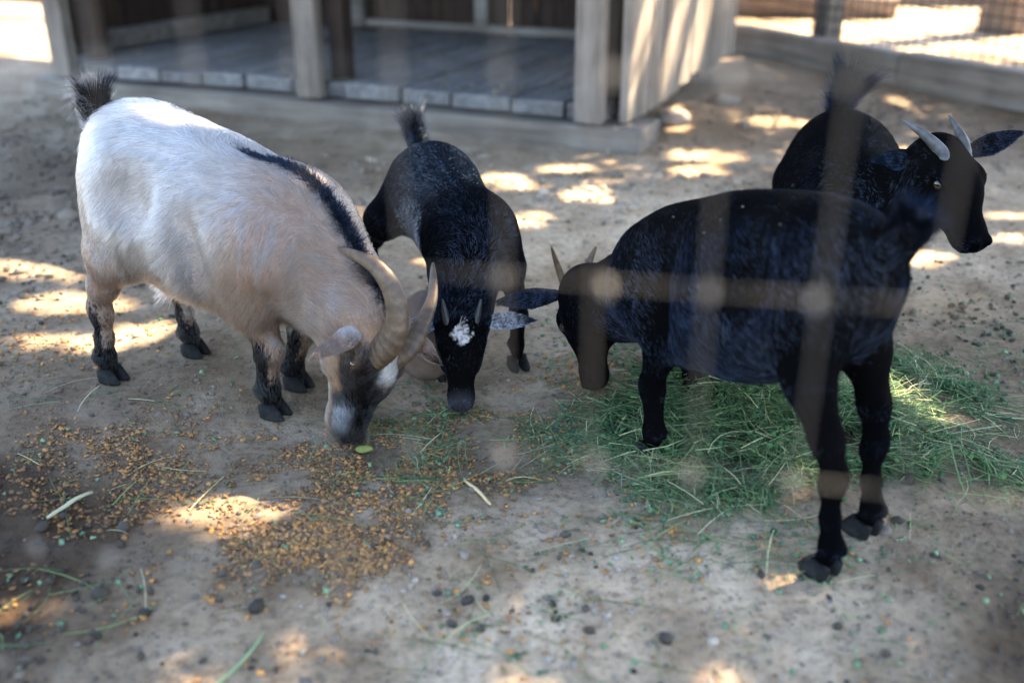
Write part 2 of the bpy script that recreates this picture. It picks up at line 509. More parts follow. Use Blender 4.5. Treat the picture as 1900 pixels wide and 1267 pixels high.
# far things just at the top edge: a fallen log and a low timber edging beyond the pen
def log():
    P = [(1.75, 8.7, 0.10), (2.1, 8.62, 0.11), (2.6, 8.5, 0.10), (3.1, 8.45, 0.09)]
    V, F = tube(P, [0.10, 0.115, 0.11, 0.09], 12)
    V = [np.array(v) + 0.012 * np.sin(np.array(v)[[1, 2, 0]] * 21) for v in V]
    o = mesh_obj('fallen_log', V, F, M['bark'], None, True)
    tag(o, 'brown fallen log on the sunlit sand beyond the pen fence', 'log')
log()
def far_edging():
    o = empty('timber_edging', (3.2, 9.6, 0), R(-8))
    tag(o, 'low dark timber edging on the far side of the sunny path', 'edging')
    x = -1.0
    for i in range(4):
        plank('edging_timber', M['rail_wood'], o, x, x + 1.18, -0.07, 0.07, -0.04, 0.15, 0.006, 0.012); x += 1.2
far_edging()
def left_edging():
    o = empty('field_fence', (-5.2, 9.0, 0), R(-20))
    tag(o, 'dark timber rail in front of sunlit ground left of the shed', 'fence rail')
    plank('base_rail', M['rail_wood'], o, -1.2, 2.2, -0.05, 0.05, 0.12, 0.26, 0.006, 0.012)
    for px in (-1.0, 0.6, 2.1):
        plank('post', M['rail_wood'], o, px - 0.05, px + 0.05, 0.052, 0.15, -0.05, 0.9, 0.005, 0.01)
left_edging()

# ------------------------------------------------------------------ implicit-surface bodies
class Body:
    def __init__(s): s.p = []
    def cone(s, a, b, ra, rb, k=0.02, tag='torso', flow=(0, 0, -1), lat=None, fa=1.0, fb=1.0, op=1):
        s.p.append(dict(t='c', a=np.array(a, float), b=np.array(b, float), ra=ra, rb=rb, k=k, tag=tag, flow=np.array(flow, float), lat=None if lat is None else np.array(lat, float), fa=fa, fb=fb, op=op))
    def ell(s, c, r, ax=None, k=0.02, tag='torso', flow=(0, 0, -1), op=1):
        s.p.append(dict(t='e', a=np.array(c, float), r=np.array(r, float), ax=np.eye(3) if ax is None else np.array(ax, float), k=k, tag=tag, flow=np.array(flow, float), op=op))
    @staticmethod
    def d(p, X, Y, Z):
        if p['t'] == 'e':
            q = [X - p['a'][0], Y - p['a'][1], Z - p['a'][2]]
            k0 = 0; k1 = 0
            for i in range(3):
                e = p['ax'][i]; c = q[0] * e[0] + q[1] * e[1] + q[2] * e[2]
                k0 = k0 + (c / p['r'][i]) ** 2; k1 = k1 + (c / p['r'][i] ** 2) ** 2
            k0 = np.sqrt(k0) + 1e-9; k1 = np.sqrt(k1) + 1e-9
            return k0 * (k0 - 1) / k1
        a, b = p['a'], p['b']; ab = b - a; L2 = ab @ ab + 1e-12
        qx, qy, qz = X - a[0], Y - a[1], Z - a[2]
        t = np.clip((qx * ab[0] + qy * ab[1] + qz * ab[2]) / L2, 0, 1)
        r = p['ra'] + t * (p['rb'] - p['ra'])
        qx, qy, qz = qx - t * ab[0], qy - t * ab[1], qz - t * ab[2]
        if p['lat'] is None:
            return np.sqrt(qx * qx + qy * qy + qz * qz) - r
        l = p['lat']; f = p['fa'] + t * (p['fb'] - p['fa'])       # width / depth
        c = qx * l[0] + qy * l[1] + qz * l[2]
        rest = qx * qx + qy * qy + qz * qz - c * c
        dd = np.sqrt(np.maximum(rest, 0) + (c / f) ** 2)
        return (dd - r) * np.minimum(1, f)
    def mesh(s, h=0.0045):
        lo = np.full(3, 1e9); hi = -lo
        for p in s.p:
            if p['op'] < 0: continue
            if p['t'] == 'e': R_ = np.full(3, p['r'].max()); A = [p['a']]
            else: R_ = np.full(3, max(p['ra'] * max(1, p['fa']), p['rb'] * max(1, p['fb']))); A = [p['a'], p['b']]
            p['lo'] = np.min(A, 0) - R_ - p['k']; p['hi'] = np.max(A, 0) + R_ + p['k']
            lo = np.minimum(lo, p['lo']); hi = np.maximum(hi, p['hi'])
        lo -= 2 * h; n = np.ceil((hi - lo) / h).astype(int) + 3
        f = np.full(n, 0.5, np.float32)
        gx = lo[0] + h * np.arange(n[0]); gy = lo[1] + h * np.arange(n[1]); gz = lo[2] + h * np.arange(n[2])
        for p in s.p:
            if p['op'] < 0:
                p['lo'] = p['a'] - p['r'].max() - p['k']; p['hi'] = p['a'] + p['r'].max() + p['k']
            i0 = np.maximum(np.floor((p['lo'] - lo) / h).astype(int) - 2, 0); i1 = np.minimum(np.ceil((p['hi'] - lo) / h).astype(int) + 3, n)
            sl = tuple(slice(a, b) for a, b in zip(i0, i1))
            d = Body.d(p, gx[sl[0]][:, None, None], gy[sl[1]][None, :, None], gz[sl[2]][None, None, :]).astype(np.float32)
            A = f[sl]; k = p['k']
            if p['op'] > 0:
                hh = np.maximum(k - np.abs(A - d), 0) / k
                f[sl] = np.minimum(A, d) - hh * hh * k / 4
            else:
                d = -d
                hh = np.maximum(k - np.abs(A - d), 0) / k
                f[sl] = np.maximum(A, d) + hh * hh * k / 4
        return surface_nets(f, lo, h)

def surface_nets(f, lo, h):
    ins = f < 0
    c = np.zeros(np.array(f.shape) - 1, np.uint8)
    for i in (0, 1):
        for j in (0, 1):
            for k in (0, 1):
                c += ins[i:f.shape[0] - 1 + i, j:f.shape[1] - 1 + j, k:f.shape[2] - 1 + k]
    act = (c > 0) & (c < 8)
    I = np.argwhere(act)
    idx = np.full(act.shape, -1, np.int64); idx[act] = np.arange(len(I))
    corner = [(i, j, k) for i in (0, 1) for j in (0, 1) for k in (0, 1)]
    val = np.stack([f[I[:, 0] + a, I[:, 1] + b, I[:, 2] + e] for a, b, e in corner], 1)
    pos = np.zeros((len(I), 3)); cnt = np.zeros(len(I))
    for x in range(8):
        for y in range(x + 1, 8):
            A, B = np.array(corner[x]), np.array(corner[y])
            if np.abs(A - B).sum() != 1: continue
            m = (val[:, x] < 0) != (val[:, y] < 0)
            t = val[m, x] / (val[m, x] - val[m, y])
            pos[m] += A + (B - A) * t[:, None]; cnt[m] += 1
    V = lo + h * (I + pos / cnt[:, None])
    Q = []
    for ax in range(3):
        sl0 = [slice(None)] * 3; sl1 = [slice(None)] * 3
        sl0[ax] = slice(0, -1); sl1[ax] = slice(1, None)
        a, b = ins[tuple(sl0)], ins[tuple(sl1)]
        e = np.argwhere(a != b)
        o1, o2 = [(1, 2), (2, 0), (0, 1)][ax]
        e = e[(e[:, o1] > 0) & (e[:, o2] > 0)]
        fl = a[e[:, 0], e[:, 1], e[:, 2]]
        d1 = np.zeros(3, int); d1[o1] = 1; d2 = np.zeros(3, int); d2[o2] = 1
        g = lambda q: idx[q[:, 0], q[:, 1], q[:, 2]]
        q = np.stack([g(e - d1 - d2), g(e - d2), g(e), g(e - d1)], 1)
        q[~fl] = q[~fl][:, ::-1]
        Q.append(q)
    return V, np.concatenate(Q)

def catmull(P, n):
    P = np.asarray(P, float)
    Q = np.vstack([2 * P[0] - P[1], P, 2 * P[-1] - P[-2]])
    out = []
    for i in range(1, len(Q) - 2):
        for t in np.linspace(0, 1, n, endpoint=False):
            a, b, c, d = Q[i - 1], Q[i], Q[i + 1], Q[i + 2]
            out.append(0.5 * (2 * b + (c - a) * t + (2 * a - 5 * b + 4 * c - d) * t * t + (3 * b - a - 3 * c + d) * t ** 3))
    out.append(Q[-2])
    return np.array(out)

def unit(v):
    v = np.asarray(v, float); return v / (np.linalg.norm(v) + 1e-12)

def strands(name, parent, root, tip_dir, length, colr, width, mat, bend=None, pts=5):
    """hair curves: root (n,3), initial direction (n,3), length (n), bend (n,3)"""
    n = len(root)
    t = np.linspace(0, 1, pts)
    L = length[:, None, None]
    P = root[:, None, :] + tip_dir[:, None, :] * L * t[None, :, None]
    if bend is not None:
        P = P + bend[:, None, :] * L * (t ** 2)[None, :, None]
    hc = bpy.data.hair_curves.new(name)
    hc.add_curves([pts] * n)
    hc.attributes['position'].data.foreach_set('vector', P.astype(np.float32).ravel())
    ra = hc.attributes.get('radius') or hc.attributes.new('radius', 'FLOAT', 'POINT')
    rr = np.asarray(width)[..., None] * (1 - 0.8 * t[None, :] ** 1.5) if np.ndim(width) else np.broadcast_to(width * (1 - 0.8 * t[None, :] ** 1.5), (n, pts))
    ra.data.foreach_set('value', rr.astype(np.float32).ravel())
    ca = hc.attributes.new('hcol', 'FLOAT_COLOR', 'CURVE')
    c4 = np.ones((n, 4), np.float32); c4[:, :3] = np.clip(colr, 0.001, 0.9)
    ca.data.foreach_set('color', c4.ravel())
    hc.materials.append(mat)
    o = bpy.data.objects.new(name, hc)
    COL.objects.link(o); o.parent = parent
    return o

# ------------------------------------------------------------------ goat builder
def hoof_mesh(name, parent, x, y, yaw, s=1.0, zbase=0.0):
    V = []; F = []; C = []
    for side in (-1, 1):
        base = len(V)
        outline = [(-0.022, 0.0), (-0.018, 0.011), (0.002, 0.014), (0.022, 0.012), (0.034, 0.004), (0.035, -0.002), (0.02, -0.0085), (-0.005, -0.009), (-0.02, -0.006)]
        n = len(outline)
        for zi, (z, sc, sh) in enumerate([(0.0, 1.0, 0.0), (0.005, 1.02, 0.0), (0.018, 0.92, -0.005), (0.034, 0.72, -0.011)]):
            for ox, oy in outline:
                V.append((s * (ox * sc + sh), s * side * (0.0135 + oy * sc), s * z * (1 - 0.25 * (ox < 0)) + zbase))
                C.append((1, 1, 1) if zi < 3 else (0.7, 0.7, 0.7))
        for r in range(3):
            for i in range(n):
                q = (base + r * n + i, base + r * n + (i + 1) % n, base + (r + 1) * n + (i + 1) % n, base + (r + 1) * n + i)
                F.append(q if side > 0 else q[::-1])
        b = tuple(base + i for i in range(n)); t_ = tuple(base + 3 * n + i for i in range(n))
        F.append(b[::-1] if side > 0 else b); F.append(t_ if side > 0 else t_[::-1])
    o = mesh_obj(name, V, F, M['hoof'], parent, True, None, np.array(C))
    o.location = (x, y, 0); o.rotation_euler = (0, 0, yaw)
    return o

def sweep(name, parent, path, ra, rb_ratio, lat, mat, rings=0, cols=None, n=14, m=44, ridge=0.05, power=0.75):
    """horn: elliptical tapered sweep along a smooth path"""
    P = catmull(path, max(2, m // (len(path) - 1)))
    m = len(P)
    T = np.gradient(P, axis=0); T /= np.linalg.norm(T, axis=1)[:, None]
    V = []; C = []
    for i in range(m):
        t = i / (m - 1)
        r = ra * (1 - t) ** power + 0.0022
        if rings: r *= 1 + ridge * (1 - t) * (0.5 + 0.5 * math.sin(2 * math.pi * rings * t + 1.5 * math.sin(9 * t)))
        l = np.array(lat, float); l -= T[i] * (l @ T[i]); l = unit(l); w = np.cross(T[i], l)
        for k in range(n):
            a = 2 * math.pi * k / n
            V.append(P[i] + r * (rb_ratio * math.cos(a) * l + math.sin(a) * w))
            b = 1 - 0.65 * (0.5 + 0.5 * math.sin(2 * math.pi * rings * t + 1.5 * math.sin(9 * t) + 3)) * (1 - t) if rings else 1
            tc = np.array(cols[0]) * (1 - t) + np.array(cols[1]) * t if cols else np.ones(3)
            C.append(tc * b)
    F = [(i * n + k, i * n + (k + 1) % n, (i + 1) * n + (k + 1) % n, (i + 1) * n + k) for i in range(m - 1) for k in range(n)]
    F.append(tuple((m - 1) * n + k for k in range(n))); F.append(tuple(range(n - 1, -1, -1)))
    return mesh_obj(name, V, F, mat, parent, True, None, np.array(C))

def ear_geo(root, d, up, length, width, droop=0.0, curl=0.5):
    """cupped leaf-shaped ear; returns verts, quads and a 0..1 along-coordinate"""
    d = unit(d); up = np.array(up, float); up = unit(up - d * (up @ d)); w = np.cross(d, up)
    nu, nv = 15, 9
    V = []; T = []; U = []
    for layer in (0, 1):
        for i in range(nu):
            t = i / (nu - 1)
            prof = (0.42 + 0.58 * math.sin(min(1, t / 0.5) * math.pi / 2)) * max(0.0, 1 - max(0, (t - 0.38) / 0.62) ** 1.7) ** 0.85
            hw = width * 0.5 * max(prof, 0.03)
            c = np.array(root) + d * length * t + np.array([0, 0, -1.0]) * droop * length * t * t
            for j in range(nv):
                s = j / (nv - 1) * 2 - 1
                cup = curl * (1 - 0.45 * t)
                V.append(c + w * hw * math.sin(s * 1.25) / math.sin(1.25) * (1 - 0.25 * cup) + up * hw * cup * (s * s - 0.25) - up * (0.0035 * (1 - abs(s) ** 3) * layer * (1 - t ** 4)))
                T.append(t); U.append((s, layer))
    F = []
    for layer in (0, 1):
        o = layer * nu * nv
        for i in range(nu - 1):
            for j in range(nv - 1):
                q = (o + i * nv + j, o + i * nv + j + 1, o + (i + 1) * nv + j + 1, o + (i + 1) * nv + j)
                F.append(q[::-1] if layer == 0 else q)
    return np.array(V), F, np.array(T), np.array(U)

def goat(S):
    G = empty('goat', (*S['at'], 0), math.atan2(S['dir'][1], S['dir'][0]))
    tag(G, S['label'], 'goat', S.get('group'))
    B = Body()
    sc = S.get('leg', 1.0)
    # torso loft
    T = catmull(S['torso'], 4)
    for i in range(len(T) - 1):
        a, b = T[i], T[i + 1]
        ax = unit(b[:3] - a[:3]); lat = unit(np.cross([0, 0, 1.0], ax))
        B.cone(a[:3], b[:3], a[4], b[4], 0.02, 'torso', (-1, 0, -0.45), lat, a[3] / a[4], b[3] / b[4])
    for c, r in S.get('mass', []):
        B.ell(c, r, None, 0.035, 'torso', (-0.7, 0, -0.8))
    N = catmull(S['neck'], 4)
    for i in range(len(N) - 1):
        a, b = N[i], N[i + 1]
        ax = unit(b[:3] - a[:3])
        lat = unit(np.cross(S.get('neckup', (0, 0, 1.0)), ax))
        B.cone(a[:3], b[:3], a[4], b[4], 0.03, 'neck', -ax + np.array([0, 0, -0.35]), lat, a[3] / a[4], b[3] / b[4])
    # head
    H = S['head']; hs = H.get('s', 1.0)
    hf = unit(H['f']); hu = np.array(H['u'], float); hu = unit(hu - hf * (hu @ hf)); hl = np.cross(hu, hf)
    HC = np.array(H['c'], float); HM = np.stack([hf, hl, hu])          # rows
    hp = lambda x, y, z: HC + hs * (x * hf + y * hl + z * hu)
    fl = lambda x, y, z: x * hf + y * hl + z * hu
    hr = lambda *r: np.array(r) * hs
    def he(c, r, k=0.015, flow=(-1, 0, 0), op=1): B.ell(hp(*c), hr(*r), HM, k, 'head', fl(*flow), op)
    he((-0.005, 0, 0.0), (0.056, 0.046, 0.048), 0.03)
    he((0.045, 0, 0.008), (0.055, 0.040, 0.036), 0.02)
    for s_ in (-1, 1):
        he((0.040, s_ * 0.035, 0.020), (0.024, 0.015, 0.014), 0.012)
        he((0.028, s_ * 0.026, -0.032), (0.048, 0.019, 0.036), 0.02)
    B.cone(hp(0.05, 0, -0.002), hp(0.118, 0, -0.016), 0.034 * hs, 0.0255 * hs, 0.02, 'head', fl(-1, 0, 0), hl, 0.95, 0.95)
    B.cone(hp(0.0, 0, -0.038), hp(0.115, 0, -0.044), 0.036 * hs, 0.017 * hs, 0.02, 'head', fl(-1, 0, -0.2), hl, 0.85, 0.95)
    he((0.138, 0, -0.024), (0.027, 0.0265, 0.024), 0.015)
    he((0.128, 0, -0.047), (0.024, 0.0175, 0.014), 0.012)
    for s_ in (-1, 1):
        he((0.155, s_ * 0.013, -0.014), (0.012, 0.010, 0.010), 0.008)
        he((0.166, s_ * 0.0135, -0.0165), (0.0085, 0.0045, 0.006), 0.004, op=-1)
        he((0.150, s_ * 0.022, -0.040), (0.034, 0.010, 0.0028), 0.005, op=-1)
        he((0.049, s_ * 0.048, 0.010), (0.0125, 0.008, 0.009), 0.006, op=-1)
    # legs
    for kind, pts, rad in S['legs']:
        for i in range(len(pts) - 1):
            k = 0.06 if i == 0 else 0.018
            f_ = unit(np.array(pts[i + 1]) - np.array(pts[i]))
            B.cone(pts[i], pts[i + 1], rad[i], rad[i + 1], k, 'leg', f_ + np.array([-0.15, 0, -0.4]), (0, 1, 0), 0.72 if i == 0 else 0.95, 0.85 if i == 0 else 0.95)
    for kind, pts, rad in S['legs']:
        q = pts[-2]
        for s_ in (-1, 1):
            B.ell((q[0] - rad[-2] * 0.95, q[1] + s_ * 0.010, q[2] - 0.004), (0.007, 0.006, 0.010), None, 0.006, 'leg')
    tp = catmull(S['tail'], 3)
    for i in range(len(tp) - 1):
        B.cone(tp[i], tp[i + 1], 0.02 * (1 - 0.5 * i / len(tp)), 0.02 * (1 - 0.5 * (i + 1) / len(tp)), 0.02, 'tail', unit(tp[i + 1] - tp[i]))
    for e in S.get('extra', []):
        B.cone(*e, 0.01, 'torso', (0, 0, -1))
    for c, r in S.get('hollow', []):
        B.ell(c, r, None, 0.05, 'torso', (0, 0, -1), -1)
    V, Q = B.mesh(S.get('vox', 0.0045))
    # weights of the prims at given points
    def fields(P):
        X, Y, Z = P[:, 0], P[:, 1], P[:, 2]
        W = {}; FL = np.zeros((len(P), 3)); tot = np.zeros(len(P))
        for p in B.p:
            if p['op'] < 0: continue
            d = Body.d(p, X, Y, Z)
            w = np.exp(-np.maximum(d, -0.01) / 0.014)
            W[p['tag']] = W.get(p['tag'], 0) + w
            FL += w[:, None] * p['flow']; tot += w
        for k in W: W[k] = W[k] / tot
        return W, FL / tot[:, None]
    # vertex normals
    def tri_of(V, Q):
        return np.concatenate([Q[:, [0, 1, 2]], Q[:, [0, 2, 3]]])
    Tq = tri_of(V, Q)
    fn = np.cross(V[Tq[:, 1]] - V[Tq[:, 0]], V[Tq[:, 2]] - V[Tq[:, 0]])
    VN = np.zeros_like(V)
    for i in range(3): np.add.at(VN, Tq[:, i], fn)
    VN /= np.linalg.norm(VN, axis=1)[:, None] + 1e-12
    W, FL = fields(V)
    rg = np.random.default_rng(S['seed'])
    colf = S['color']
    hco = lambda P: (P - HC) @ HM.T / hs
    vc = colf(V, VN, hco(V), W, rg.random(len(V)))
    body = fast_mesh('body', V, Q, M['skin'], G, True, vc * 0.8)
    # coat
    def coat(name, V, Tq, VNs, colfun, n, lenfun, width, fieldfun, lift=0.28, par=None):
        n = int(n * HAIR)
        if n < 1: return
        a, b, c = V[Tq[:, 0]], V[Tq[:, 1]], V[Tq[:, 2]]
        ar = np.linalg.norm(np.cross(b - a, c - a), axis=1)
        i = np.searchsorted(np.cumsum(ar) / ar.sum(), rg.random(n))
        i = np.minimum(i, len(Tq) - 1)
        u, v = rg.random(n), rg.random(n); m = u + v > 1; u[m] = 1 - u[m]; v[m] = 1 - v[m]
        w = 1 - u - v
        P = a[i] * w[:, None] + b[i] * u[:, None] + c[i] * v[:, None]
        Nn = VNs[Tq[i, 0]] * w[:, None] + VNs[Tq[i, 1]] * u[:, None] + VNs[Tq[i, 2]] * v[:, None]
        Nn /= np.linalg.norm(Nn, axis=1)[:, None] + 1e-9
        W, FL = fieldfun(P)
        # gentle whorls so the coat does not lie in one direction
        wob = np.stack([NZ(P[:, 0] * 14 + 3, P[:, 2] * 14), NZ(P[:, 1] * 14, P[:, 2] * 14 + 8), NZ(P[:, 0] * 14 + P[:, 1] * 9, P[:, 1] * 14 + 4)], 1) - 0.5
        cl = np.stack([NZ(P[:, 0] * 90 + 3, P[:, 2] * 90), NZ(P[:, 1] * 90, P[:, 2] * 90 + 8), NZ(P[:, 0] * 90 + P[:, 1] * 60, P[:, 1] * 90 + 4)], 1) - 0.5
        FL = FL + wob * 0.8 + cl * 0.85 + rg.normal(size=(n, 3)) * 0.10
        Tn = FL - Nn * np.sum(FL * Nn, 1)[:, None]
        Tn /= np.linalg.norm(Tn, axis=1)[:, None] + 1e-9
        L = lenfun(P, W, hco(P)) * (0.65 + 0.7 * rg.random(n))
        lf = lift * (0.6 + 0.8 * rg.random(n))[:, None]
        D = Tn + Nn * lf; D /= np.linalg.norm(D, axis=1)[:, None]
        bend = -Nn * lf * 0.55 + np.array([0, 0, -0.12])
        col = colfun(P, Nn, hco(P), W, rg.random(n))
        clump = NZ(P[:, 0] * 170 + P[:, 1] * 90, P[:, 2] * 60 + P[:, 1] * 130)
        vr = (0.6 + 0.6 * rg.random(n)) * (0.62 + 0.76 * clump)
        if S.get('hairmat') == 'black_hair': vr = vr ** 1.8 * 1.35
        col = col * vr[:, None]
        strands(name, par or body, P - Nn * 0.001, D, L, col, np.full(n, width), M[S.get('hairmat', 'hair')], bend, 4)
    coat('coat', V, Tq, VN, colf, S['hairs'], S['hairlen'], S['hairw'], fields, S.get('lift', 0.28))
    # tail tuft
    tl = catmull(S['tail'], 8)
    nt = int(S.get('tufts', 2200) * HAIR)
    if nt:
        i = rg.integers(0, len(tl) - 1, nt); tt = i / (len(tl) - 1)
        Tdir = unit(tl[-1] - tl[0])
        Tg = (tl[np.minimum(i + 1, len(tl) - 1)] - tl[i]); Tg /= np.linalg.norm(Tg, axis=1)[:, None]
        rd = rg.normal(size=(nt, 3)); rd -= Tg * np.sum(rd * Tg, 1)[:, None]; rd /= np.linalg.norm(rd, axis=1)[:, None]
        root = tl[i] + rd * 0.014
        D = Tg + rd * (S.get('splay', 1.0) * (0.35 + 0.5 * rg.random(nt)))[:, None]; D /= np.linalg.norm(D, axis=1)[:, None]
        L = S.get('tuftlen', 0.05) * (0.5 + 0.8 * rg.random(nt)) * (0.5 + 0.7 * tt)
        c = S['tailcolor'](root, rd, tt, rg.random(nt))
        strands('tail_tuft', body, root, D, L, c, np.full(nt, 0.0005), M['black_hair'], rd * 0.15, 5)
    # hooves
    for i, (kind, pts, rad) in enumerate(S['legs']):
        e = pts[-1]
        gx = np.array([S['dir'][0], S['dir'][1]]) ; gx = gx / np.linalg.norm(gx)
        wx = S['at'][0] + gx[0] * e[0] - gx[1] * e[1]; wy = S['at'][1] + gx[1] * e[0] + gx[0] * e[1]
        zb = float(ground_h(np.array([wx]), np.array([wy]))[0])
        hoof_mesh('hoof', G, e[0] + 0.004, e[1], 0.0, 0.9 * sc, zb)
    # eyes
    for s_ in (-1, 1):
        bm_v = []
        import bmesh
        bm = bmesh.new(); bmesh.ops.create_uvsphere(bm, u_segments=20, v_segments=14, radius=0.0098 * hs)
        me = bpy.data.meshes.new('eye'); bm.to_mesh(me); bm.free()
        e = finish('eye', me, M['eye'], G, True)
        zax = unit(s_ * hl * 1.0 + hf * 0.30 + hu * 0.25); hx_ = np.cross([0, 0, 1.0], zax); xax = unit(hx_ - zax * (hx_ @ zax)); yax = np.cross(zax, xax)
        m4 = Matrix.Identity(4)
        for r_ in range(3):
            m4[r_][0], m4[r_][1], m4[r_][2] = xax[r_], yax[r_], zax[r_]
        m4.translation = Vector(hp(0.048, s_ * 0.0375, 0.010))
        e.matrix_local = m4
    # ears
    for (side, d, up, L, wd, droop, curl) in S['ears']:
        root = hp(-0.012, side * 0.040, 0.012)
        EV, EF, ET, EU = ear_geo(root, fl(*d), fl(*up), L, wd, droop, curl)
        ec = S['earcolor'](ET, EU[:, 0], EU[:, 1], side)
        ear = mesh_obj('ear', EV, EF, M['ear'], G, True, None, ec)
        EQ = np.array(EF); ETt = tri_of(EV, EQ)
        f2 = np.cross(EV[ETt[:, 1]] - EV[ETt[:, 0]], EV[ETt[:, 2]] - EV[ETt[:, 0]])
        EN = np.zeros_like(EV)
        for q in range(3): np.add.at(EN, ETt[:, q], f2)
        EN /= np.linalg.norm(EN, axis=1)[:, None] + 1e-12
        dd = unit(fl(*d))
        def ecol(P, N_, h_, W_, r_, dd=dd, root=root, L=L, side=side):
            t_ = np.clip((P - root) @ dd / L, 0, 1)
            return S['earcolor'](t_, np.zeros(len(P)), np.ones(len(P)), side)
        coat('ear_fur', EV, ETt, EN, ecol, S.get('earhairs', 2500), lambda P, W_, h_: np.full(len(P), 0.009), 0.00035, lambda P, dd=dd: ({}, np.tile(dd, (len(P), 1))), 0.3, ear)
    # horns
    for hn in S['horns']:
        pts = [hp(*p) for p in hn['pts']]
        sweep('horn', G, pts, hn['r'] * hs, hn.get('flat', 0.7), fl(*hn.get('lat', (0, 1, 0))), M[hn['mat']], hn.get('rings', 0), hn.get('cols'), ridge=hn.get('ridge', 0.05), power=hn.get('power', 0.75))
    # extra free hair (mane, beard)
    for nm, fn_ in S.get('locks', []):
        fn_(body, nm, hp, fl, rg, V, VN, W)
    return G, V, VN

def legf(side, sx, sz, hx, hy, s=1.0, kx=0.0, sy=0.085, thick=1.0, kz=0.14):
    y = hy; ey = side * sy * 0.4 + y * 0.6
    pts = [(sx, side * sy, sz), (hx - 0.02, ey, 0.25 * s), (hx + kx * 0.7 - 0.004, ey * 0.3 + y * 0.7, 0.185 * s), (hx + kx + 0.006, y, kz * s), (hx + kx + 0.002, y, (kz - 0.018) * s), (hx + kx * 0.5 - 0.003, y, 0.09 * s), (hx - 0.007, y, 0.056 * s), (hx - 0.002, y, 0.028 * s)]
    rad = [0.074, 0.040, 0.0225, 0.0215, 0.0185, 0.0145, 0.0178, 0.0165]
    return ('front', pts, [r * s * thick for r in rad])

def legh(side, px, pz, hx, hy, s=1.0, sy=0.075, thick=1.0, stx=0.105, hkx=-0.03, hip=0.098, stf=0.056, gas=0.0285):
    y = hy; ty = side * 0.03 + y * 0.75
    pts = [(px, side * sy, pz), (hx + stx, ty, 0.29 * s), (hx + stx * 0.35 + hkx * 0.5, ty * 0.4 + y * 0.6, 0.215 * s), (hx + hkx, y, 0.165 * s), (hx + hkx + 0.004, y, 0.145 * s), (hx + hkx * 0.5, y, 0.095 * s), (hx - 0.007, y, 0.056 * s), (hx, y, 0.028 * s)]
    rad = [hip, stf, gas, 0.0195, 0.0182, 0.0150, 0.0178, 0.0165]
    return ('hind', pts, [r * s * thick for r in rad])

WHITE = np.array([0.40, 0.355, 0.325]); TAN = np.array([0.215, 0.135, 0.095]); BRN = np.array([0.36, 0.20, 0.10]); BLK = np.array([0.0014, 0.0015, 0.0019]); GREY = np.array([0.22, 0.21, 0.21])

# ---- white and tan horned goat
def spine_y(x): return np.where(x > 0.52, -0.15 * (x - 0.52), 0.0)
def col_white(P, N, H, W, r):
    x, y, z = P.T
    n = NZ.fbm(x * 9 + 3, z * 9 + y * 7, 3)
    n2 = NZ(x * 120 + 3, (z + y) * 30)
    hd = np.broadcast_to(W.get('head', 0), x.shape); nk = np.broadcast_to(W.get('neck', 0), x.shape); lg = np.broadcast_to(W.get('leg', 0), x.shape)
    t = 0.12 + 0.8 * sstep(0.46, 0.2, z) + 0.85 * nk + 0.5 * sstep(0.28, 0.42, x) + 0.5 * sstep(0.12, 0.02, x) * sstep(0.5, 0.3, z)
    t = np.clip(t * (0.35 + 1.4 * n) + 0.5 * (r - 0.5) * sstep(0.1, 0.4, t), 0, 0.95)
    c = mixc(WHITE, TAN, t)
    c = mixc(c, GREY, np.clip(0.5 * (n2 > 0.72) * (t > 0.25), 0, 1))
    # black dorsal line, from mid back up the crest of the neck
    yy = np.abs(y - spine_y(x))
    top = sstep(0.25, 0.6, N[:, 2] + 0.9 * nk * N[:, 0])
    st = sstep(0.014 + 0.008 * sstep(0.35, 0.5, x), 0.006, yy) * sstep(0.24, 0.46, x) * top * (1 - hd)
    c = mixc(c, BLK * 3, speck(st * 1.15, r))
    # black stockings with a pale line down the front
    low = sstep(0.19, 0.12, z + 0.05 * (n - 0.45)) * sstep(0.3, 0.6, lg)
    front = sstep(0.2, 0.7, N[:, 0]) * sstep(0.05, 0.10, z)
    low = np.clip(low * (1 - 0.85 * front), 0, 1)
    low = np.maximum(low, sstep(0.075, 0.055, z) * sstep(0.2, 0.5, lg))
    c = mixc(c, BLK * 2, speck(low * 1.35, r))
    # head: brown poll, dark face bands, pale blaze edge and cheek, black muzzle
    hx, hy, hz = H.T
    a = np.abs(hy)
    hc = mixc(BRN * 0.9, TAN * 0.9, np.clip(n * 1.6 - 0.3, 0, 1))
    hc = mixc(hc, TAN * 1.25, sstep(0.02, -0.04, hx) * 0.5)
    hc = mixc(hc, WHITE * 0.85, sstep(0.02, 0.06, hx) * sstep(-0.042, -0.062, hz + 0.02 * (n - 0.45)) * 0.85)       # cheek / jaw
    hc = mixc(hc, BLK * 1.3, sstep(0.026, 0.014, np.abs(a - 0.020 - 0.012 * sstep(0.09, 0.04, hx))) * sstep(0.012, 0.03, hx) * sstep(-0.03, -0.012, hz))   # dark bands eye to nose
    hc = mixc(hc, np.array([0.42, 0.38, 0.34]), sstep(0.022, 0.012, a) * sstep(0.085, 0.06, hx) * sstep(-0.01, 0.01, hz) * (0.5 + 0.5 * (n2 > 0.4)))
    hc = mixc(hc, BLK * 1.3, sstep(0.078, 0.10, hx) * sstep(-0.056, -0.036, hz))
    hc = mixc(hc, np.array([0.45, 0.44, 0.45]), sstep(0.105, 0.125, hx) * sstep(0.014, 0.026, a) * sstep(0.160, 0.14, hx) * 0.22)
    hc = mixc(hc, BLK, sstep(0.152, 0.160, hx))
    c = c * (1 - hd[:, None]) + hc * hd[:, None]
    tl = np.broadcast_to(W.get('tail', 0), x.shape)
    c = mixc(c, BLK * 1.4, tl * sstep(0.47, 0.52, z))
    return c
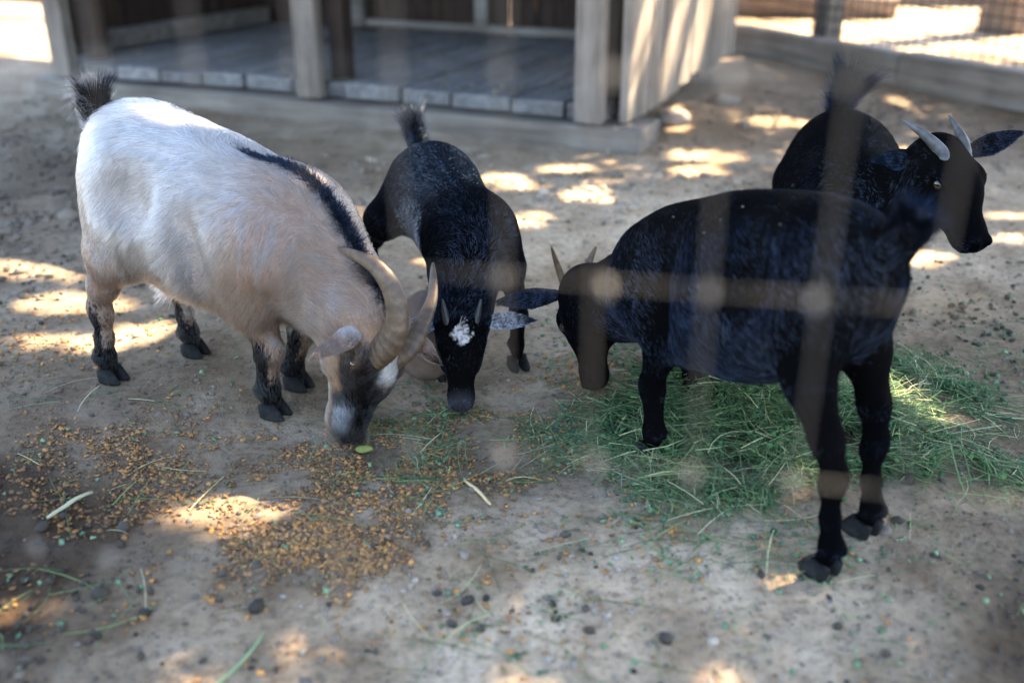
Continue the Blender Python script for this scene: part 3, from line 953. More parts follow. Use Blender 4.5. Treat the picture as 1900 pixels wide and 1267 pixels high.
def tail_white(P, N, t, r):
    c = mixc(BLK * 1.5, WHITE * 0.3, np.clip(sstep(0.45, 0.15, t) * 0.9 + 0.8 * (N[:, 0] < -0.55) * (r > 0.4), 0, 1))
    return c
def ear_white(t, s, layer, side):
    k = NZ(t * 9 + 2, s * 2 + 5)
    c = mixc(WHITE * 0.8, np.array([0.10, 0.065, 0.05]), np.clip(sstep(0.15, 0.75, t + 0.5 * (k - 0.5) + 0.45 * s), 0, 1))
    c = mixc(c, BLK * 3, sstep(0.80, 0.97, t) * 0.8)
    inner = (layer < 0.5)
    return c * (1 - 0.55 * inner[:, None] * np.array([0.6, 0.9, 1.0]))
def len_white(P, W, H):
    hd = W.get('head', 0) * np.ones(len(P)); lg = W.get('leg', 0) * np.ones(len(P))
    L = 0.029 * (1 - 0.68 * hd) * (1 - 0.62 * lg)
    L = L * (1 + 0.9 * sstep(0.48, 0.55, P[:, 2]) * sstep(0.3, 0.1, P[:, 0]) + 0.5 * sstep(0.26, 0.18, P[:, 2]) * (1 - lg))
    return L

def mane(G, nm, hp, fl, rg, V, VN, W):
    n = int(3000 * HAIR)
    if not n: return
    sel = np.where((np.abs(V[:, 1] - spine_y(V[:, 0])) < 0.009) & (V[:, 0] > 0.33) & (W['head'] < 0.35) & (VN[:, 2] + 0.6 * VN[:, 0] > 0.4))[0]
    if len(sel) == 0: return
    i = sel[rg.integers(0, len(sel), n)]
    fl_ = np.array([-0.45, 0, -0.1]) + rg.normal(size=(n, 3)) * 0.25
    D = VN[i] * 0.7 + fl_; D /= np.linalg.norm(D, axis=1)[:, None]
    L = 0.030 * (0.4 + 0.9 * rg.random(n)) * (0.3 + 0.7 * sstep(0.33, 0.48, V[i, 0]))
    strands(nm, G, V[i], D, L, np.tile(BLK * 1.5, (n, 1)) * (0.6 + 0.9 * rg.random(n))[:, None], np.full(n, 0.0005), M['black_hair'], np.tile([-0.25, 0, -0.3], (n, 1)), 5)

g1 = dict(label='white and tan goat with long curved brown horns, grazing', at=(-0.77, 1.894), dir=(0.895, -0.445), seed=1, group='pygmy goats feeding in the pen',
    torso=[(0.06, 0, 0.435, 0.05, 0.075), (0.095, 0, 0.43, 0.078, 0.10), (0.155, 0, 0.387, 0.122, 0.138), (0.24, 0, 0.355, 0.142, 0.150), (0.33, 0, 0.338, 0.125, 0.134), (0.405, 0, 0.328, 0.094, 0.120)],
    mass=[((0.085, 0, 0.455), (0.075, 0.07, 0.085)), ((0.385, 0.082, 0.30), (0.045, 0.028, 0.10)), ((0.385, -0.082, 0.30), (0.045, 0.028, 0.10)), ((0.10, 0.075, 0.38), (0.05, 0.028, 0.08)), ((0.10, -0.075, 0.38), (0.05, 0.028, 0.08))],
    hollow=[((0.175, -0.142, 0.425), (0.05, 0.028, 0.045)), ((0.175, 0.142, 0.425), (0.05, 0.028, 0.045)), ((0.305, -0.148, 0.30), (0.022, 0.03, 0.10)), ((0.305, 0.148, 0.30), (0.022, 0.03, 0.10))],
    neck=[(0.40, 0, 0.355, 0.09, 0.112), (0.468, 0.0, 0.298, 0.072, 0.088), (0.528, -0.005, 0.243, 0.060, 0.072), (0.568, -0.012, 0.208, 0.054, 0.062)],
    neckup=(0.5, 0, 1.0),
    head=dict(c=(0.590, -0.015, 0.195), f=(0.1, -0.45, -0.86), u=(0.95, -0.10, 0.15), s=1.2),
    legs=[legf(-1, 0.40, 0.34, 0.378, -0.052, thick=1.1), legf(1, 0.40, 0.34, 0.352, 0.055, kx=0.02, thick=1.1), legh(-1, 0.105, 0.40, -0.015, -0.08, thick=1.0, stx=0.085, hkx=0.002, sy=0.055), legh(1, 0.105, 0.40, 0.05, 0.088, thick=1.0, stx=0.08, hkx=-0.02, sy=0.055)],
    tail=[(0.005, 0, 0.465), (-0.022, 0, 0.505), (-0.022, 0, 0.555)], tufts=3200, tuftlen=0.042, splay=0.55, tailcolor=tail_white,
    extra=[((0.09, -0.01, 0.245), (0.125, -0.01, 0.205), 0.012, 0.010)],
    color=col_white, hairs=150000, hairlen=len_white, hairw=0.00045, lift=0.36,
    ears=[(-1, (0.62, -0.75, -0.2), (0.8, 0.5, 0.25), 0.12, 0.066, 0.0, 1.15), (1, (0.5, 0.75, 0.45), (-0.3, -0.2, 1), 0.105, 0.055, 0.0, 0.7)], earcolor=ear_white,
    horns=[dict(pts=[(0.03, -0.022, 0.03), (0.012, -0.03, 0.062), (-0.022, -0.045, 0.083), (-0.062, -0.062, 0.078), (-0.092, -0.075, 0.05), (-0.112, -0.082, -0.01)], r=0.0235, flat=0.62, mat='horn_brown', rings=15, ridge=0.085, power=0.6, lat=(0.0, 1, 0.0)),
           dict(pts=[(0.03, 0.02, 0.03), (0.012, 0.026, 0.052), (-0.023, 0.045, 0.055), (-0.068, 0.075, 0.045), (-0.125, 0.105, 0.015)], r=0.0195, flat=0.62, mat='horn_brown', rings=15, ridge=0.085, power=0.6, lat=(0.0, 1, 0.0))],
    locks=[('mane', mane)])

# ---- black goats
def mk_black(white_side_sheen=False, star=False):
    def f(P, N, H, W, r):
        x, y, z = P.T
        n = NZ.fbm(x * 8 + 3, z * 8 + y * 7, 3)
        c = mixc(BLK, np.array([0.0042, 0.0034, 0.003]), np.clip(n * 1.3 - 0.3, 0, 1))
        if white_side_sheen:
            tor = np.broadcast_to(W.get('torso', 0), x.shape)
            sd = sstep(0.45, 0.75, -N[:, 1]) * sstep(0.33, 0.27, x) * sstep(0.13, 0.2, x) * tor
            c = mixc(c, np.array([0.5, 0.5, 0.52]), speck(np.clip(sd * sstep(0.34, 0.24, z) * (0.7 + 0.8 * n), 0, 1), r))
            c = mixc(c, np.array([0.010, 0.012, 0.016]), np.clip(tor * sstep(0.34, 0.2, x) * (0.35 + 0.8 * n), 0, 1))  # blue-grey sheen on the back, painted into the coat colour
            c = mixc(c, np.array([0.06, 0.065, 0.075]), np.clip(0.4 * tor * sstep(0.2, 0.8, np.abs(N[:, 1])) * sstep(0.32, 0.15, x) * (r < 0.4), 0, 1))
        if star:
            hd = np.broadcast_to(W.get('head', 0), x.shape)
            hx, hy, hz = H.T
            nn = NZ(hx * 130 + 4, hy * 130 + 9)
            s = sstep(0.022, 0.015, np.sqrt((hy * (1.0 + 7 * np.clip(hx - 0.03, 0, 1))) ** 2 + ((hx - 0.032) * 0.85) ** 2) + 0.012 * (nn - 0.5)) * sstep(0.0, 0.02, hz) * hd
            c = mixc(c, WHITE * 1.3, np.clip((s - r) * 1.4 + 0.5, 0, 1) * sstep(0.05, 0.5, s))
            c = mixc(c, np.array([0.04, 0.036, 0.040]), sstep(0.125, 0.152, hx) * hd * (0.35 + 0.5 * n))
        return c
    return f
def tail_black(P, N, t, r):
    return np.tile(BLK * 1.2, (len(t), 1)) * (0.6 + r)[:, None]
def tail_fluffy(P, N, t, r):
    return mixc(np.tile(BLK * 1.6, (len(t), 1)), np.array([0.16, 0.145, 0.135]), np.clip(sstep(0.5, 1.0, t) * (r > 0.35) * 0.9, 0, 1))
def ear_black(t, s, layer, side):
    return np.tile(BLK * 1.1, (len(t), 1))
def ear_speckled(t, s, layer, side):
    k = np.random.default_rng(5).random(len(t))
    c = mixc(np.array([0.26, 0.27, 0.30]), BLK * 2, np.clip((k > 0.62) * 0.85 + sstep(0.55, 0.9, t), 0, 1))
    return c
def len_black(P, W, H):
    hd = W.get('head', 0) * np.ones(len(P)); lg = W.get('leg', 0) * np.ones(len(P))
    return 0.014 * (1 - 0.5 * hd) * (1 - 0.5 * lg)

g2 = dict(label='young black goat with white star on forehead and speckled ears, facing the camera', at=(-0.20, 2.26), dir=(0.343, -0.939), seed=2, leg=0.9, group='pygmy goats feeding in the pen',
    torso=[(0.025, 0, 0.325, 0.04, 0.052), (0.06, 0, 0.315, 0.058, 0.072), (0.14, 0, 0.285, 0.082, 0.092), (0.24, 0, 0.268, 0.084, 0.092), (0.33, 0, 0.262, 0.068, 0.086), (0.375, 0, 0.262, 0.055, 0.072)],
    neck=[(0.36, 0, 0.27, 0.052, 0.068), (0.405, -0.02, 0.235, 0.044, 0.056), (0.445, -0.045, 0.185, 0.04, 0.047), (0.475, -0.065, 0.145, 0.04, 0.043)],
    neckup=(0.4, 0, 1.0),
    head=dict(c=(0.485, -0.07, 0.13), f=(0.74, -0.24, -0.60), u=(0.6, -0.15, 0.78), s=0.98),
    legs=[legf(1, 0.34, 0.265, 0.412, 0.075, 0.86, 0.0, 0.05, 0.88), legf(-1, 0.34, 0.265, 0.40, -0.08, 0.86, 0.0, 0.05, 0.88), legh(-1, 0.075, 0.30, 0.0, -0.135, 0.86, 0.055, 0.86), legh(1, 0.075, 0.30, -0.01, 0.08, 0.86, 0.04, 0.82)],
    tail=[(-0.03, 0, 0.36), (-0.055, -0.005, 0.395), (-0.075, -0.012, 0.44)], tufts=1800, tuftlen=0.032, tailcolor=tail_fluffy,
    hairmat='black_hair', color=mk_black(True, True), hairs=80000, hairlen=len_black, hairw=0.00036,
    ears=[(-1, (0.1, -1, -0.25), (0.35, 0, 1), 0.10, 0.042, 0.0, 0.7), (1, (-0.1, 1, -0.05), (0.35, 0, 1), 0.105, 0.04, 0.0, 0.7)], earcolor=ear_speckled,
    horns=[dict(pts=[(0.005, -0.026, 0.04), (-0.01, -0.032, 0.058), (-0.028, -0.037, 0.075)], r=0.009, flat=0.85, mat='horn_grey', power=0.8, cols=((0.4, 0.4, 0.4), (0.3, 0.3, 0.3))), dict(pts=[(0.005, 0.026, 0.04), (-0.01, 0.032, 0.058), (-0.028, 0.037, 0.075)], r=0.009, flat=0.85, mat='horn_grey', power=0.8, cols=((0.4, 0.4, 0.4), (0.3, 0.3, 0.3)))])

g3 = dict(label='sleek black goat seen from behind, head down over the green hay', at=(0.50, 1.23), dir=(-0.511, 0.86), seed=3, group='pygmy goats feeding in the pen',
    mass=[((0.105, 0.058, 0.462), (0.035, 0.022, 0.028)), ((0.105, -0.058, 0.462), (0.035, 0.022, 0.028)), ((0.42, 0.066, 0.325), (0.05, 0.022, 0.085)), ((0.42, -0.066, 0.325), (0.05, 0.022, 0.085))],
    hollow=[((0.175, 0.118, 0.42), (0.045, 0.026, 0.05)), ((0.175, -0.118, 0.42), (0.045, 0.026, 0.05)), ((0.345, 0.122, 0.30), (0.02, 0.026, 0.09)), ((0.345, -0.122, 0.30), (0.02, 0.026, 0.09))],
    torso=[(0.062, 0, 0.435, 0.042, 0.06), (0.10, 0, 0.42, 0.068, 0.09), (0.17, 0, 0.385, 0.10, 0.122), (0.26, 0, 0.345, 0.114, 0.140), (0.35, 0, 0.322, 0.102, 0.126), (0.415, 0, 0.308, 0.078, 0.114)],
    neck=[(0.42, 0, 0.315, 0.065, 0.09), (0.50, 0.01, 0.262, 0.05, 0.068), (0.565, 0.025, 0.224, 0.044, 0.056), (0.61, 0.035, 0.203, 0.042, 0.047)],
    neckup=(0.5, 0, 1.0),
    head=dict(c=(0.64, 0.04, 0.205), f=(-0.1, -0.05, -0.98), u=(0.95, -0.28, 0.0), s=1.08),
    legs=[legf(1, 0.42, 0.305, 0.385, 0.07, sy=0.07, thick=0.93), legf(-1, 0.42, 0.305, 0.45, -0.07, sy=0.07, thick=0.93), legh(1, 0.115, 0.395, -0.012, 0.062, thick=0.82, stx=0.06, hkx=0.004, sy=0.04, hip=0.088, stf=0.042, gas=0.027), legh(-1, 0.115, 0.395, 0.025, -0.066, thick=0.82, stx=0.06, hkx=0.006, sy=0.04, hip=0.088, stf=0.042, gas=0.027)],
    tail=[(0.02, 0, 0.465), (0.0, -0.005, 0.495), (-0.012, -0.012, 0.525)], tufts=2000, tuftlen=0.03, tailcolor=tail_black,
    hairmat='black_hair', color=mk_black(), hairs=110000, hairlen=len_black, hairw=0.00034, lift=0.2,
    ears=[(1, (0.0, 1, 0.15), (0.5, 0, 1), 0.125, 0.046, 0.0, 0.7), (-1, (0.15, -1, 0.0), (0.5, 0, 1), 0.115, 0.045, 0.0, 0.7)], earcolor=ear_black,
    horns=[dict(pts=[(0.005, -0.02, 0.035), (-0.018, -0.023, 0.062), (-0.049, -0.035, 0.066), (-0.074, -0.045, 0.058)], r=0.011, flat=0.75, mat='horn_brown', rings=5, power=0.7), dict(pts=[(0.005, 0.02, 0.033), (-0.016, 0.023, 0.044), (-0.06, 0.035, 0.04), (-0.096, 0.047, 0.022)], r=0.011, flat=0.75, mat='horn_brown', rings=5, power=0.7)])

g4 = dict(label='black goat with raised head and short grey horns, looking to one side', at=(0.775, 2.36), dir=(-0.154, -0.988), seed=4, group='pygmy goats feeding in the pen',
    torso=[(0.015, 0, 0.375, 0.045, 0.06), (0.055, 0, 0.355, 0.07, 0.088), (0.14, 0, 0.315, 0.118, 0.125), (0.25, 0, 0.30, 0.128, 0.13), (0.36, 0, 0.30, 0.11, 0.12), (0.42, 0, 0.30, 0.08, 0.10)],
    neck=[(0.40, 0.01, 0.325, 0.056, 0.072), (0.44, 0.048, 0.35, 0.043, 0.056), (0.468, 0.084, 0.387, 0.040, 0.049), (0.484, 0.107, 0.418, 0.041, 0.046)],
    neckup=(-0.5, -0.5, 1.0),
    head=dict(c=(0.492, 0.115, 0.438), f=(0.72, 0.36, -0.56), u=(0.47, 0.25, 0.82), s=1.1),
    legs=[legf(1, 0.39, 0.30, 0.40, 0.07), legf(-1, 0.39, 0.30, 0.39, -0.07), legh(1, 0.08, 0.33, -0.005, 0.08, sy=0.05, hip=0.085), legh(-1, 0.08, 0.33, -0.01, -0.085, sy=0.05, hip=0.085)],
    tail=[(-0.03, 0, 0.41), (-0.05, 0.005, 0.45), (-0.055, 0.02, 0.49)], tufts=2600, tuftlen=0.062, tailcolor=tail_black,
    hairmat='black_hair', color=mk_black(), hairs=80000, hairlen=len_black, hairw=0.00038, lift=0.22,
    ears=[(1, (-0.1, 1, 0.22), (0.6, 0, 1), 0.135, 0.046, -0.04, 0.6), (-1, (-0.5, -0.5, -0.5), (0.6, -0.4, 0.4), 0.09, 0.045, 0.1, 0.7)], earcolor=ear_black,
    horns=[dict(pts=[(0.015, -0.022, 0.022), (-0.0, -0.026, 0.036), (-0.03, -0.042, 0.042), (-0.078, -0.06, 0.034)], r=0.0165, flat=0.7, mat='horn_grey', rings=6, power=0.8), dict(pts=[(0.01, 0.022, 0.026), (-0.01, 0.025, 0.038), (-0.04, 0.03, 0.04), (-0.08, 0.036, 0.036)], r=0.0145, flat=0.7, mat='horn_grey', rings=6, power=0.8)])
GOATS = [goat(g) for g in (g1, g2, g3, g4)]

# ------------------------------------------------------------------ boulder behind the white goat's horns
rock('boulder', (-0.175, 1.885, 0.07), 0.098, 21, (0.82, 0.8, 1.02), 'stone', 'reddish grey boulder between the white goat and the young black goat', 'boulder')

# ------------------------------------------------------------------ scattered feed, dung and hay
def sample(blobs, n, rg, spread=0.6):
    w = np.array([b[2] * b[3] * (b[4] if len(b) > 4 else 1) for b in blobs]); i = rg.choice(len(blobs), n, p=w / w.sum())
    b = np.array([x[:4] for x in blobs])[i]
    x, y = b[:, 0] + rg.normal(size=n) * b[:, 2] * spread, b[:, 1] + rg.normal(size=n) * b[:, 3] * spread
    k = NZ.fbm(x * 13 + 31, y * 13 + 3, 3) > rg.uniform(0.34, 0.52, n)
    return x[k], y[k]

def rotm(n, rg, tilt):
    """random near-flat frames (n,3,3), columns u v w"""
    a = rg.random(n) * 2 * math.pi
    w = np.stack([rg.normal(size=n) * tilt, rg.normal(size=n) * tilt, np.ones(n)], 1); w /= np.linalg.norm(w, axis=1)[:, None]
    u = np.stack([np.cos(a), np.sin(a), np.zeros(n)], 1); u -= w * np.sum(u * w, 1)[:, None]; u /= np.linalg.norm(u, axis=1)[:, None]
    return u, np.cross(w, u), w

def chips(name, x, y, size, colA, colB, rg, label, tilt=0.5, lift=0.002, kind='stuff', thick=0.35, z=None, tint=False):
    n = len(x)
    ang = np.array([0, 1.1, 2.2, 3.1, 4.2, 5.2])
    k = len(ang)
    u, v, w = rotm(n, rg, tilt)
    base = np.stack([x, y, (ground_h(x, y) if z is None else z) + lift], 1)
    V = np.zeros((n, k + 2, 3)); s = size * np.clip(np.exp(rg.normal(size=n) * 0.5), 0.4, 1.9)
    asp = 0.5 + 0.5 * rg.random(n)
    for j in range(k):
        r = s * (0.6 + 0.6 * rg.random(n))
        V[:, j] = base + u * (r * math.cos(ang[j]))[:, None] + v * (r * asp * math.sin(ang[j]))[:, None] + w * (s * 0.35 * (rg.random(n) - 0.3))[:, None]
    V[:, k] = base + w * (s * thick)[:, None]; V[:, k + 1] = base - w * (s * thick)[:, None]
    F = []
    for j in range(k):
        F.append((j, (j + 1) % k, k)); F.append(((j + 1) % k, j, k + 1))
    F = (np.array(F)[None] + (np.arange(n) * (k + 2))[:, None, None]).reshape(-1, 3)
    t = rg.random(n)[:, None]; c = (np.array(colA) * (1 - t) + np.array(colB) * t) * (0.6 + 0.7 * rg.random(n))[:, None]
    if tint: c = c * (0.5 + 0.5 * np.minimum(soil_vignette_tint(x, y), 1.0))
    o = fast_mesh(name, V.reshape(-1, 3), F, M['scatter'], None, False, np.repeat(c, k + 2, 0))
    tag(o, label, None, None, kind)
    return o

def pellets(name, x, y, size, colA, colB, rg, label, squash=0.75, smooth=True, tint=False):
    n = len(x)
    g = (1 + 5 ** 0.5) / 2
    I = np.array([(-1, g, 0), (1, g, 0), (-1, -g, 0), (1, -g, 0), (0, -1, g), (0, 1, g), (0, -1, -g), (0, 1, -g), (g, 0, -1), (g, 0, 1), (-g, 0, -1), (-g, 0, 1)]) / 1.9
    IF = np.array([(0, 11, 5), (0, 5, 1), (0, 1, 7), (0, 7, 10), (0, 10, 11), (1, 5, 9), (5, 11, 4), (11, 10, 2), (10, 7, 6), (7, 1, 8), (3, 9, 4), (3, 4, 2), (3, 2, 6), (3, 6, 8), (3, 8, 9), (4, 9, 5), (2, 4, 11), (6, 2, 10), (8, 6, 7), (9, 8, 1)])
    u, v, w = rotm(n, rg, 0.4)
    s = size * np.exp(rg.normal(size=n) * 0.4)
    sx, sy, sz = s * (0.9 + 0.5 * rg.random(n)), s * (0.7 + 0.3 * rg.random(n)), s * squash * (0.7 + 0.5 * rg.random(n))
    jit = 1 + 0.25 * (rg.random((n, 12)) - 0.5)
    P = I[None] * jit[..., None]
    V = P[..., 0:1] * (u * sx[:, None])[:, None] + P[..., 1:2] * (v * sy[:, None])[:, None] + P[..., 2:3] * (w * sz[:, None])[:, None]
    V += np.stack([x, y, ground_h(x, y) + sz * 0.45], 1)[:, None]
    F = (IF[None] + (np.arange(n) * 12)[:, None, None]).reshape(-1, 3)
    t = rg.random(n)[:, None]; c = (np.array(colA) * (1 - t) + np.array(colB) * t) * (0.65 + 0.6 * rg.random(n))[:, None]
    if tint: c = c * soil_vignette_tint(x, y)
    o = fast_mesh(name, V.reshape(-1, 3), F, M['scatter'], None, smooth, np.repeat(c, 12, 0))
    tag(o, label, None, None, 'stuff')
    return o

FLAKES = [(-0.24, 1.52, 0.14, 0.11, 2), (-0.37, 1.27, 0.13, 0.07, 2.5), (-0.25, 1.22, 0.07, 0.08, 2.6), (-0.60, 1.48, 0.19, 0.16, 0.7), (-0.06, 1.45, 0.15, 0.09, 1.6), (-0.02, 1.63, 0.20, 0.13, 0.8), (-0.27, 1.33, 0.09, 0.09, 2), (-0.77, 1.55, 0.15, 0.15, 0.35), (0.17, 1.84, 0.10, 0.15, 0.5), (-1.03, 2.0, 0.18, 0.15, 0.25), (0.25, 1.27, 0.25, 0.17, 0.12), (-0.08, 1.12, 0.26, 0.12, 0.15), (-0.37, 1.09, 0.22, 0.09, 0.2), (-0.74, 1.29, 0.13, 0.17, 0.22), (0.66, 1.38, 0.18, 0.10, 0.3), (0.0, 1.5, 1.2, 0.7, 0.012)]
r5 = np.random.default_rng(5)
x, y = sample(FLAKES, 15000, r5)
chips('feed_flakes', x, y, 0.0036, (0.44, 0.20, 0.055), (0.22, 0.13, 0.065), r5, 'loose orange brown feed flakes strewn over the dirt', 0.5, tint=True)
x, y = sample(FLAKES[:8], 12000, r5, 0.8)
chips('fine_feed_crumbs', x, y, 0.0032, (0.24, 0.13, 0.06), (0.12, 0.07, 0.04), r5, 'fine dark brown feed crumbs around the feeding goats', 0.5, tint=True)
n = 9000
x = r5.uniform(-1.5, 1.5, n); y = 0.9 + 2.6 * r5.random(n) ** 1.4
pellets('soil_crumbs', x, y, 0.0030, (0.11, 0.085, 0.065), (0.20, 0.16, 0.125), r5, 'small crumbs of dry soil and grit on the pen floor', 0.6, False, True)
DUNG = [(-0.7, 1.05, 0.35, 0.15, 1.6), (-0.5, 1.15, 0.5, 0.15, 1.2), (-1.0, 2.7, 0.4, 0.5, 0.8), (-1.6, 3.3, 0.6, 0.6, 0.8), (1.05, 2.15, 0.25, 0.25, 2.5), (0.3, 2.6, 0.5, 0.4, 0.35), (0.2, 1.1, 0.5, 0.2, 0.5), (0.0, 1.8, 1.2, 0.9, 0.05), (0.9, 1.2, 0.3, 0.3, 0.6)]
x, y = sample(DUNG, 1800, r5)
pellets('dung_pellets', x, y, 0.0052, (0.030, 0.023, 0.017), (0.065, 0.05, 0.036), r5, 'dark goat dung pellets scattered over the pen floor', 0.8)
x, y = sample([(-1.4, 3.0, 0.7, 0.7), (-2.2, 4.0, 0.8, 0.8), (1.6, 4.2, 0.7, 0.8), (0.6, 3.2, 0.9, 0.5), (-0.6, 3.4, 0.8, 0.4)], 6000, r5)
pellets('coarse_soil_clods', x, y, 0.0085, (0.12, 0.092, 0.065), (0.24, 0.185, 0.135), r5, 'dark clods of trampled soil and dung beside the shed', 0.5, True, True)

HAYM = [(0.45, 1.63, 0.16, 0.14, 0.11), (0.40, 1.77, 0.11, 0.10, 0.09), (0.80, 1.79, 0.11, 0.10, 0.032), (0.26, 1.63, 0.07, 0.09, 0.03), (0.76, 1.46, 0.10, 0.06, 0.03), (0.36, 1.46, 0.11, 0.07, 0.025), (0.66, 1.63, 0.09, 0.10, 0.045)]
def hay_h(x, y):
    h = 0
    for cx, cy_, rx, ry, hh in HAYM:
        h = h + hh * np.exp(-((x - cx) / rx) ** 2 - ((y - cy_) / ry) ** 2)
    return np.minimum(h, 0.125)

def stems(name, x, y, z, L, w, rg, colf, label, kind='stuff', rise=0.24, curve=0.15, pts=5):
    n = len(x)
    a = rg.random(n) * 2 * math.pi
    d = np.stack([np.cos(a), np.sin(a), rg.normal(size=n) * rise], 1)
    side = np.stack([-np.sin(a), np.cos(a), np.zeros(n)], 1)
    cv = rg.normal(size=n) * curve; cz = np.abs(rg.normal(size=n)) * 0.10
    t = np.linspace(-0.5, 0.5, pts)
    P = np.stack([x, y, z], 1)[:, None] + d[:, None] * (L[:, None] * t)[..., None] + side[:, None] * ((L * cv)[:, None] * (t ** 2 * 2 - 0.25))[..., None]
    P[..., 2] += (L * cz)[:, None] * (0.25 - t ** 2)
    gz = ground_h(P[..., 0], P[..., 1]); P[..., 2] = np.maximum(P[..., 2], gz + 0.0015)
    V = np.zeros((n, pts, 3, 3))
    up = np.array([0, 0, 1.0])
    for k in range(3):
        an = 2 * math.pi * k / 3 + 0.5
        off = (math.cos(an) * side + math.sin(an) * up) * (w * 0.5)[:, None]
        V[:, :, k] = P + off[:, None] * (1 - 0.3 * np.abs(t) * 2)[None, :, None]
    F = []
    for i in range(pts - 1):
        for k in range(3):
            F.append((i * 3 + k, i * 3 + (k + 1) % 3, (i + 1) * 3 + (k + 1) % 3, (i + 1) * 3 + k))
    F = (np.array(F)[None] + (np.arange(n) * pts * 3)[:, None, None]).reshape(-1, 4)
    c = colf(n)
    o = fast_mesh(name, V.reshape(-1, 3), F, M['hay'], None, False, np.repeat(c, pts * 3, 0))
    tag(o, label, None, None, kind)
    return o
def haycol(n, rg=r5):
    t = rg.random(n)[:, None]; p = (rg.random(n) < 0.11)[:, None]
    c = np.array([0.05, 0.12, 0.055]) * (1 - t) + np.array([0.20, 0.27, 0.10]) * t
    c = np.where(p, np.array([0.50, 0.47, 0.26]), c)
    return c * (0.6 + 0.7 * rg.random(n))[:, None]
x, y = sample([(b[0], b[1], b[2], b[3], b[4]) for b in HAYM], 14000, r5, 0.72)
z = ground_h(x, y) + hay_h(x, y) * (0.15 + 0.85 * r5.random(len(x)) ** 0.7)
stems('hay', x, y, z, r5.uniform(0.03, 0.16, len(x)), 0.0008 + 0.0022 * r5.random(len(x)) ** 2, r5, haycol, 'heap of fresh green alfalfa hay under and behind the near black goat')
x, y = sample([(b[0], b[1], b[2], b[3], b[4]) for b in HAYM], 18000, r5, 0.7)
z = ground_h(x, y) + hay_h(x, y) * (0.1 + 0.9 * r5.random(len(x)))
chips('hay_leaves', x, y, 0.0055, (0.03, 0.085, 0.035), (0.09, 0.17, 0.05), r5, 'small green alfalfa leaves among the hay stems', 0.9, 0.002, 'stuff', 0.12, z)
THIN = [(0.10, 1.61, 0.15, 0.12, 1.6), (0.36, 1.23, 0.13, 0.09, 0.8), (-0.02, 1.52, 0.15, 0.09, 1.5), (-0.19, 1.66, 0.10, 0.13, 0.7), (0.27, 1.40, 0.12, 0.08, 1.2), (0.24, 2.0, 0.10, 0.12, 0.6), (0.75, 1.55, 0.2, 0.2, 0.7), (-0.2, 1.3, 0.7, 0.3, 0.10), (0.2, 1.1, 0.6, 0.2, 0.10), (-0.7, 1.8, 0.5, 0.4, 0.05), (1.0, 1.9, 0.3, 0.3, 0.35)]
x, y = sample(THIN, 2400, r5, 0.8)
stems('loose_hay', x, y, ground_h(x, y) + 0.004, r5.uniform(0.02, 0.13, len(x)), r5.uniform(0.0008, 0.0019, len(x)), r5, haycol, 'thin green hay stems trodden into the dirt', rise=0.05)
x, y = sample(THIN, 5000, r5, 0.9)
chips('green_hay_bits', x, y, 0.0042, (0.08, 0.16, 0.09), (0.18, 0.24, 0.12), r5, 'tiny bits of green hay scattered over the dirt', 0.6, 0.003, 'stuff', 0.15)

def deck_litter():
    n = 1300
    u = r5.uniform(-2.7, 0.1, n); v = 1.7 * r5.random(n) ** 1.3 - 0.03
    x = 0.325 + math.cos(SHED_A) * u - math.sin(SHED_A) * v; y = 4.05 + math.sin(SHED_A) * u + math.cos(SHED_A) * v
    chips('deck_litter', x, y, 0.008, (0.11, 0.085, 0.055), (0.24, 0.19, 0.11), r5, 'bits of straw and dirt strewn over the shed deck', 0.3, 0.0, 'stuff', 0.25, np.full(n, 0.162))
deck_litter()
def straw(name, a, b, w, col, label, sag=0.0, cat='straw'):
    a = np.array(a, float); b = np.array(b, float)
    t = np.linspace(0, 1, 9); sd = np.array([-(b - a)[1], (b - a)[0]])
    P = [(a[0] + (b - a)[0] * q + sd[0] * sag * 4 * q * (1 - q), a[1] + (b - a)[1] * q + sd[1] * sag * 4 * q * (1 - q)) for q in t]
    P = [(px, py, float(ground_h(np.array([px]), np.array([py]))[0]) + w * 0.7 + 0.003 * math.sin(3.1 * q)) for (px, py), q in zip(P, t)]
    V, F = tube(P, [w * 0.5 * (1 - 0.25 * abs(2 * q - 1)) for q in t], 6)
    o = mesh_obj(name, V, F, M['hay'], None, True, None, np.tile(col, (len(V), 1)))
    tag(o, label, cat)
straw('straw_stalk', (-0.735, 1.325), (-0.695, 1.405), 0.0075, (0.40, 0.38, 0.24), 'pale flat straw stalk alone on dark dirt, leftmost')
straw('straw_stalk', (-0.08, 1.435), (-0.035, 1.365), 0.006, (0.55, 0.40, 0.20), 'short thick yellow straw stalk below the white goat\'s nose')
straw('grass_stem', (-0.375, 0.965), (-0.335, 1.065), 0.004, (0.25, 0.34, 0.16), 'long curved green grass stem at the bottom of the picture', -0.09, 'grass stem')
def scrap():
    V = [(-0.03, -0.02, 0.004), (0.03, -0.015, 0.012), (0.035, 0.02, 0.02), (0.0, 0.028, 0.008), (-0.034, 0.015, 0.016), (0.0, 0.0, 0.02)]
    V += [(a, b, c - 0.0015) for a, b, c in V]
    F = [(0, 1, 5), (1, 2, 5), (2, 3, 5), (3, 4, 5), (4, 0, 5)]
    F += [(c + 6, b + 6, a + 6) for a, b, c in F]
    o = mesh_obj('paper_scrap', V, F, M['paper'], None, False, (-0.77, 4.5, 0.01))
    tag(o, 'crumpled white scrap on the dirt before the shed deck', 'scrap')
scrap()
def green_lump():
    o = rock('feed_lump', (-0.262, 1.535, 0.008), 0.012, 33, (1.3, 0.8, 0.6), 'lump', 'small yellow green feed lump beside the white goat\'s muzzle', 'feed lump')
